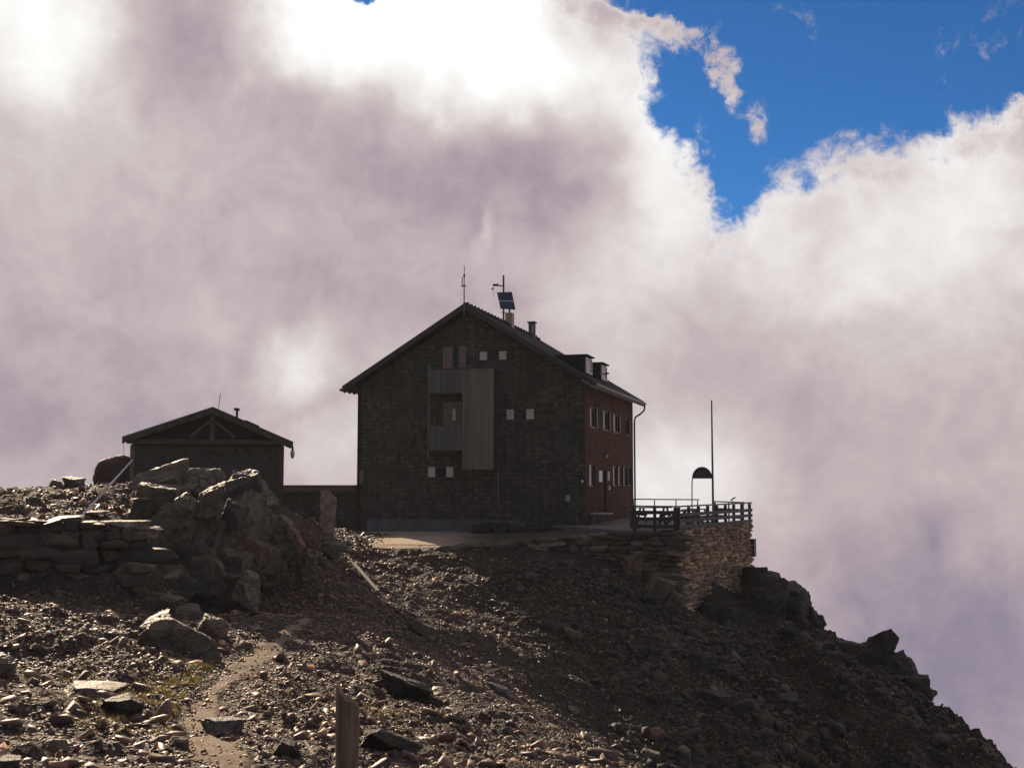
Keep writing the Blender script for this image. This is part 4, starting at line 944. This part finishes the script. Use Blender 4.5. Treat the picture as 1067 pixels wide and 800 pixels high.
def scatter(n, k, smin, smax, dmin, dmax, power, seed, name, label, clear_path, minpx=.0021, mat='scree', zone=None, tilt=.42):
    r_ = np.random.default_rng(seed)
    az = r_.uniform(R(-31), R(31), n); dd = np.exp(r_.uniform(math.log(dmin), math.log(dmax), n)); x = dd * np.sin(az); y = dd * np.cos(az)
    pd = path_d(x, y); hx, hy = hloc(np.stack([x, y], 1))
    s = smin * (1 - r_.random(n) * (1 - (smin / smax) ** power)) ** (-1 / power)
    s = np.maximum(s, minpx * dd * r_.uniform(.8, 1.6, n))
    clump = fbm2(x * .35, y * .35, 4, 44)
    keep = (pd > clear_path + s * .5 - .35 * (r_.random(n) < .16)) & (r_.random(n) < .75 + .9 * clump)
    keep &= ~((hx > -5) & (hx < HW + .5) & (hy > -2.5) & (hy < HD + 1)) & ~((x > 4.2) & (y > 50.6) & (x < 13)) & ~((x > -16) & (x < -8) & (y > 44) & (y < 50)) & ~((y > 48.6) & (x > -5) & (x < 5)) & (x < 19) & (y < 60)
    if zone is not None: keep &= zone(x, y)
    mossy = fbm2(x * .3, y * .3, 3, 71); keep &= (mossy < .38) | (r_.random(n) < .4)
    x, y, s = x[keep], y[keep], s[keep]; n = len(x); z = zbil(x, y)
    e = .12; gxn = (zbil(x + e, y) - zbil(x - e, y)) / (2 * e); gyn = (zbil(x, y + e) - zbil(x, y - e)) / (2 * e)
    nrm = np.stack([-gxn * .7, -gyn * .7, np.ones(n)], 1) + r_.normal(size=(n, 3)) * tilt
    nrm /= np.linalg.norm(nrm, axis=1)[:, None]
    th = r_.uniform(0, 2 * math.pi, n); t = np.stack([np.cos(th), np.sin(th), np.zeros(n)], 1); t -= nrm * (t * nrm).sum(1)[:, None]; t /= np.linalg.norm(t, axis=1)[:, None]; b = np.cross(nrm, t)
    dims = np.stack([r_.uniform(.8, 1.5, n), r_.uniform(.55, 1.0, n), r_.uniform(.22, .6, n)], 1) * s[:, None] * .62
    pick = r_.integers(0, 32, n); base = np.stack([x, y, z + dims[:, 2] * .30 + .055 * sstep(.05, -.1, path_d(x, y))], 1); Vs, Fs, off = [], [], 0
    for q in range(32):
        tv, tf = hull(500 + q, k); w_ = np.where(pick == q)[0]
        if not len(w_): continue
        P_ = tv[None] * dims[w_][:, None, :]
        W_ = P_[:, :, 0:1] * t[w_][:, None] + P_[:, :, 1:2] * b[w_][:, None] + P_[:, :, 2:3] * nrm[w_][:, None] + base[w_][:, None, :]
        Vs.append(W_.reshape(-1, 3)); Fs.append((tf[None] + (np.arange(len(w_)) * len(tv))[:, None, None]).reshape(-1, 3) + off); off += len(w_) * len(tv)
    o = np_mesh(name, np.concatenate(Vs), np.concatenate(Fs), mat); return tag(o, label, 'scree', None, 'stuff')
scatter(150000, 12, .028, .36, 6, 57, 2.1, 5, 'scree', 'loose scree of grey and brown stones covering the slopes', .03)
scatter(60000, 9, .018, .09, 6, 52, 1.2, 6, 'gravel', 'fine gravel and chips between the larger stones', -.75, .0016)
def right_slope(x, y): return (x + (y - 46) * .27 + 2.5 * fbm2(x * .4, y * .4, 3, 15) > .2) & (y > 24) & (fbm2(x * .55, y * .55, 4, 61, .6) > -.12 + .28 * sstep(6, 12, x))
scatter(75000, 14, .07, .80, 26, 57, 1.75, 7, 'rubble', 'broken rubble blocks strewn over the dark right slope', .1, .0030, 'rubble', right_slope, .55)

# grass and moss
def grass(n, centres, seed):
    r_ = np.random.default_rng(seed); Vs = []; Fs = []; k = 0
    for (cx, cy, rx_, ry_, m_) in centres:
        x = cx + r_.normal(size=m_) * rx_ * 1.25; y = cy + r_.normal(size=m_) * ry_ * 1.25; ok = fbm2(x * 1.6, y * 1.6, 4, 91, .6) > .02; x, y = x[ok], y[ok]; m_ = len(x); pd = path_d(x, y); z = zbil(x, y)
        for i in range(m_):
            if pd[i] < .02: continue
            th = r_.uniform(0, 6.28); h = r_.uniform(.03, .10); w = r_.uniform(.006, .014); l = r_.normal(size=2) * .04; c, s = math.cos(th) * w, math.sin(th) * w
            Vs += [(x[i] - c, y[i] - s, z[i] - .01), (x[i] + c, y[i] + s, z[i] - .01), (x[i] + l[0], y[i] + l[1], z[i] + h)]; Fs.append((k, k + 1, k + 2)); k += 3
    o = np_mesh('grass', np.array(Vs), np.array(Fs), 'grass'); return tag(o, 'yellow green tufts of alpine grass beside the path', 'grass', None, 'stuff')
gc = []
for (px, py, Y, rx_, ry_, m_) in [(182, 722, 19, .40, 1.4, 5500), (160, 735, 17.8, .5, .6, 1500), (205, 705, 22, .3, .8, 1200), (60, 708, 20, .8, .5, 700), (118, 700, 20.5, .3, .4, 500), (272, 790, 13.2, .16, .4, 700), (170, 745, 17, .25, .8, 900), (225, 690, 23.6, .5, .6, 700), (150, 640, 29, 1.0, .5, 600), (395, 745, 18.6, .2, .4, 500), (45, 560, 31, .6, .2, 200)]:
    p = at(px, py, Y); gc.append((p[0], p[1], rx_, ry_, m_))
grass(0, gc, 9)

# ------------------------------------------------------------------ sky, clouds, sun
SUN_AZ, SUN_EL = R(-27), R(21.5)          # left of the view direction, behind the hut
sd = Vector((math.sin(SUN_AZ) * math.cos(SUN_EL), math.cos(SUN_AZ) * math.cos(SUN_EL), math.sin(SUN_EL)))
sun_d = bpy.data.lights.new('sun', 'SUN'); sun_d.energy = 5.0; sun_d.angle = R(.55); sun_d.color = (1, .79, .57)
sun = bpy.data.objects.new('sun', sun_d); COL.objects.link(sun); sun.rotation_euler = (-sd).to_track_quat('-Z', 'Y').to_euler(); sun.location = (-30, 80, 60)

w = bpy.data.worlds.new('World'); SC.world = w; w.use_nodes = True; nt = w.node_tree
bg = nt.nodes['Background']; bg.inputs['Strength'].default_value = .066
sky = nd(nt, 'ShaderNodeTexSky', sky_type='NISHITA', sun_disc=False, sun_elevation=SUN_EL, sun_rotation=SUN_AZ, altitude=2800, air_density=1.0, dust_density=.4, ozone_density=2.5)
dirv = coords(nt, 'Generated')
sep = nd(nt, 'ShaderNodeSeparateXYZ'); nt.links.new(dirv, sep.inputs[0])
azn = mth(nt, 'ARCTAN2', sep.outputs[0], sep.outputs[1]); eln = mth(nt, 'ARCSINE', sep.outputs[2])
cmb = nd(nt, 'ShaderNodeCombineXYZ'); nt.links.new(azn, cmb.inputs[0]); nt.links.new(eln, cmb.inputs[1])
def vadd(a, b, op='ADD'):
    n = nd(nt, 'ShaderNodeVectorMath', operation=op); nt.links.new(a, n.inputs[0])
    if isinstance(b, tuple): n.inputs[1].default_value = b
    else: nt.links.new(b, n.inputs[1])
    return n.outputs[0]
def warp(base, scale, amt, detail=4):
    n = noise(nt, dirv, scale, detail, .55, 0, 1)
    return vadd(base, vadd(vadd(n, (.5, .5, .5), 'SUBTRACT'), (amt, amt, 0), 'MULTIPLY'))
AE = warp(warp(cmb.outputs[0], 5, .13), 22, .035, 6)
AE2 = warp(warp(cmb.outputs[0], 9, .045), 40, .03, 8)
def ae(px, py):
    d = ray(px, py); d = d / np.linalg.norm(d); return math.atan2(d[0], d[1]), math.asin(d[2])
def blob(src, px, py, rx_, ry_, amp, rot=0.):
    a, e = ae(px, py); mp = nd(nt, 'ShaderNodeMapping', vector_type='TEXTURE')
    mp.inputs['Location'].default_value = (a, e, 0); mp.inputs['Rotation'].default_value = (0, 0, R(-rot)); mp.inputs['Scale'].default_value = (rx_ / F, ry_ / F, 1)
    nt.links.new(src, mp.inputs[0])
    ln = nd(nt, 'ShaderNodeVectorMath', operation='LENGTH'); nt.links.new(mp.outputs[0], ln.inputs[0])
    mr = nd(nt, 'ShaderNodeMapRange', interpolation_type='SMOOTHERSTEP'); nt.links.new(ln.outputs['Value'], mr.inputs[0])
    mr.inputs[3].default_value = amp; mr.inputs[4].default_value = 0.
    return mr.outputs[0]
def total(items):
    s = items[0]
    for q in items[1:]: s = mth(nt, 'ADD', s, q)
    return s
BB = [ # brightness of the cloud layer: px, py, rx, ry, amount, tilt
    (420, 30, 330, 150, .75, 15), (330, 45, 150, 90, .35, 10), (570, 90, 190, 110, .35, 40), (20, 10, 190, 110, .55, 0), (90, 120, 260, 160, .16, 0), (170, 55, 90, 140, -.22, -20),
    (690, 140, 90, 190, .40, -10), (640, 270, 130, 170, .24, -25), (600, 180, 90, 130, -.14, 0), (480, 190, 230, 110, -.13, 15),
    (900, 230, 260, 120, .33, -8), (1040, 200, 120, 160, .17, 0), (820, 190, 90, 60, .15, -40), (900, 320, 330, 120, .12, 0), (1030, 320, 200, 120, .12, 0),
    (820, 370, 180, 90, -.07, 0), (290, 375, 80, 62, .32, -10), (80, 250, 240, 130, .06, 0), (60, 430, 230, 150, -.13, 0), (390, 300, 250, 80, -.05, 0), (345, 480, 110, 90, .22, 0), (230, 420, 170, 70, -.04, 0),
    (700, 505, 170, 110, .38, 0), (660, 420, 140, 110, .12, 0), (860, 480, 200, 60, -.04, -10), (930, 620, 260, 150, -.17, 0), (1010, 740, 220, 170, -.24, 0), (810, 600, 90, 60, .06, 0), (503, 248, 13, 46, .13, 6), (507, 236, 20, 26, .07, 0)]
Bsum = total([blob(AE if b[2] > 30 else AE2, b[0], b[1], b[2], b[3], b[4], b[5]) for b in BB])
n_big = noise(nt, dirv, 7, 10, .6, .5); n_fine = noise(nt, dirv, 22, 10, .66, .8)
Bv = mth(nt, 'ADD', mth(nt, 'ADD', Bsum, .185), mth(nt, 'ADD', mth(nt, 'MULTIPLY', mth(nt, 'SUBTRACT', n_big, .5), .46), mth(nt, 'MULTIPLY', mth(nt, 'SUBTRACT', n_fine, .5), .22)))
# clear gap in the clouds
HB = [(905, 20, 300, 210, 1.2, 0), (1030, -10, 230, 200, .8, 0), (790, 100, 150, 150, .8, 0), (757, 195, 62, 95, .75, 0), (735, 75, 110, 120, .62, 0), (650, -25, 170, 75, .7, 0), (850, -150, 500, 200, 1.2, 0), (380, -2, 30, 16, .75, 0)]
Hs = mth(nt, 'MINIMUM', total([blob(AE2, *h) for h in HB]), 1.0)
WB = [(640, 16, 80, 17, .50, 12), (706, 38, 62, 22, .52, 22), (750, 68, 42, 30, .50, 45), (766, 98, 20, 40, .44, -5), (790, 128, 16, 44, .38, 0), (1060, 120, 40, 60, .5, 0), (1000, 150, 60, 22, .25, 0), (735, 175, 30, 70, .35, 0)]
Ws = total([blob(AE2, *q) for q in WB])
edge = mth(nt, 'ADD', mth(nt, 'MULTIPLY', mth(nt, 'SUBTRACT', noise(nt, dirv, 13, 12, .66, .5), .5), 1.5), mth(nt, 'MULTIPLY', mth(nt, 'SUBTRACT', noise(nt, dirv, 48, 10, .7, 1.2), .5), .75))
wn = noise(nt, dirv, 52, 11, .74, .9)
bil = mth(nt, 'ABSOLUTE', mth(nt, 'SUBTRACT', noise(nt, dirv, 20, 8, .6, .2), .5))
edge = mth(nt, 'ADD', edge, mth(nt, 'MULTIPLY', mth(nt, 'SUBTRACT', bil, .10), 1.6))
gate = nd(nt, 'ShaderNodeMapRange'); nt.links.new(Hs, gate.inputs[0]); gate.inputs[1].default_value = .02; gate.inputs[2].default_value = .25
edge = mth(nt, 'MULTIPLY', edge, gate.outputs[0])
Hv = mth(nt, 'ADD', mth(nt, 'SUBTRACT', Hs, mth(nt, 'MULTIPLY', Ws, mth(nt, 'MULTIPLY', mth(nt, 'SUBTRACT', wn, .18), 3.3))), edge)
behind = nd(nt, 'ShaderNodeMapRange', interpolation_type='SMOOTHSTEP'); nt.links.new(sep.outputs[1], behind.inputs[0]); behind.inputs[1].default_value = .55; behind.inputs[2].default_value = -.2; behind.inputs[3].default_value = 0; behind.inputs[4].default_value = 1
rim = nd(nt, 'ShaderNodeMapRange', interpolation_type='SMOOTHSTEP'); nt.links.new(Hv, rim.inputs[0]); rim.inputs[1].default_value = -.35; rim.inputs[2].default_value = .35; rim.inputs[4].default_value = .20
bil2 = mth(nt, 'ABSOLUTE', mth(nt, 'SUBTRACT', noise(nt, dirv, 11, 9, .62, .3), .5))
Bv = mth(nt, 'ADD', Bv, mth(nt, 'ADD', rim.outputs[0], mth(nt, 'MULTIPLY', mth(nt, 'SUBTRACT', .10, bil2), .55)))
cloudc = ramp(nt, Bv, [(0.0, (.24, .21, .30)), (.18, (.40, .332, .378)), (.34, (.54, .455, .472)), (.52, (.67, .60, .605)), (.72, (.86, .825, .815)), (.92, (1.0, 1.0, .98)), (1.0, (1.25, 1.22, 1.18))])
bcov = mth(nt, 'MULTIPLY', behind.outputs[0], mth(nt, 'ADD', mth(nt, 'MULTIPLY', mth(nt, 'SUBTRACT', noise(nt, dirv, 2.2, 8, .6), .5), 5.0), .5))
up_ = nd(nt, 'ShaderNodeMapRange', interpolation_type='SMOOTHSTEP'); nt.links.new(sep.outputs[2], up_.inputs[0]); up_.inputs[1].default_value = .0; up_.inputs[2].default_value = .15
bcov = mth(nt, 'MULTIPLY', bcov, up_.outputs[0])
Hv = mth(nt, 'ADD', Hv, bcov)
clear = nd(nt, 'ShaderNodeMapRange', interpolation_type='SMOOTHSTEP'); nt.links.new(Hv, clear.inputs[0]); clear.inputs[1].default_value = .24; clear.inputs[2].default_value = .74
skyc = mixc(nt, 1.0, sky.outputs[0], (.27, .64, .95), 'MULTIPLY')
cl10 = vadd(cloudc, (10, 10, 10), 'MULTIPLY')
# unseen sky behind the viewer dimmed and tinted to set the ambient light
dim = nd(nt, 'ShaderNodeMapRange'); nt.links.new(behind.outputs[0], dim.inputs[0]); dim.inputs[3].default_value = 1.0; dim.inputs[4].default_value = .62
warmc = mixc(nt, behind.outputs[0], cl10, vadd(cl10, (1.02, 1.0, .86), 'MULTIPLY'))
sc_ = nd(nt, 'ShaderNodeVectorMath', operation='SCALE'); nt.links.new(warmc, sc_.inputs[0]); nt.links.new(dim.outputs[0], sc_.inputs['Scale'])
fin = mixc(nt, clear.outputs[0], sc_.outputs[0], skyc)
nt.links.new(fin, bg.inputs['Color'])

# thin mist round the ridge
HAZE = 0.00028
if HAZE:
    m = MB(); m.box(-345, 345, -345, 345, -420, 16); hz = m.build('haze', None); tag(hz, 'thin pale mist around the ridge', None, None, 'stuff')
    hm = bpy.data.materials.new('mist'); hm.use_nodes = True; hn = hm.node_tree; hn.nodes.remove(hn.nodes['Principled BSDF'])
    pv = hn.nodes.new('ShaderNodeVolumePrincipled'); pv.inputs['Color'].default_value = (.84, .87, .92, 1); pv.inputs['Density'].default_value = HAZE; pv.inputs['Anisotropy'].default_value = 0.0
    hn.links.new(pv.outputs[0], hn.nodes['Material Output'].inputs['Volume']); hz.data.materials.append(hm)
SC.render.engine = 'CYCLES'
SC.view_settings.view_transform = 'Standard'; SC.view_settings.look = 'None'; SC.view_settings.exposure = .6; SC.view_settings.gamma = 1
SC.cycles.max_bounces = 5; SC.cycles.use_denoising = True
SC.cycles.sample_clamp_indirect = 4
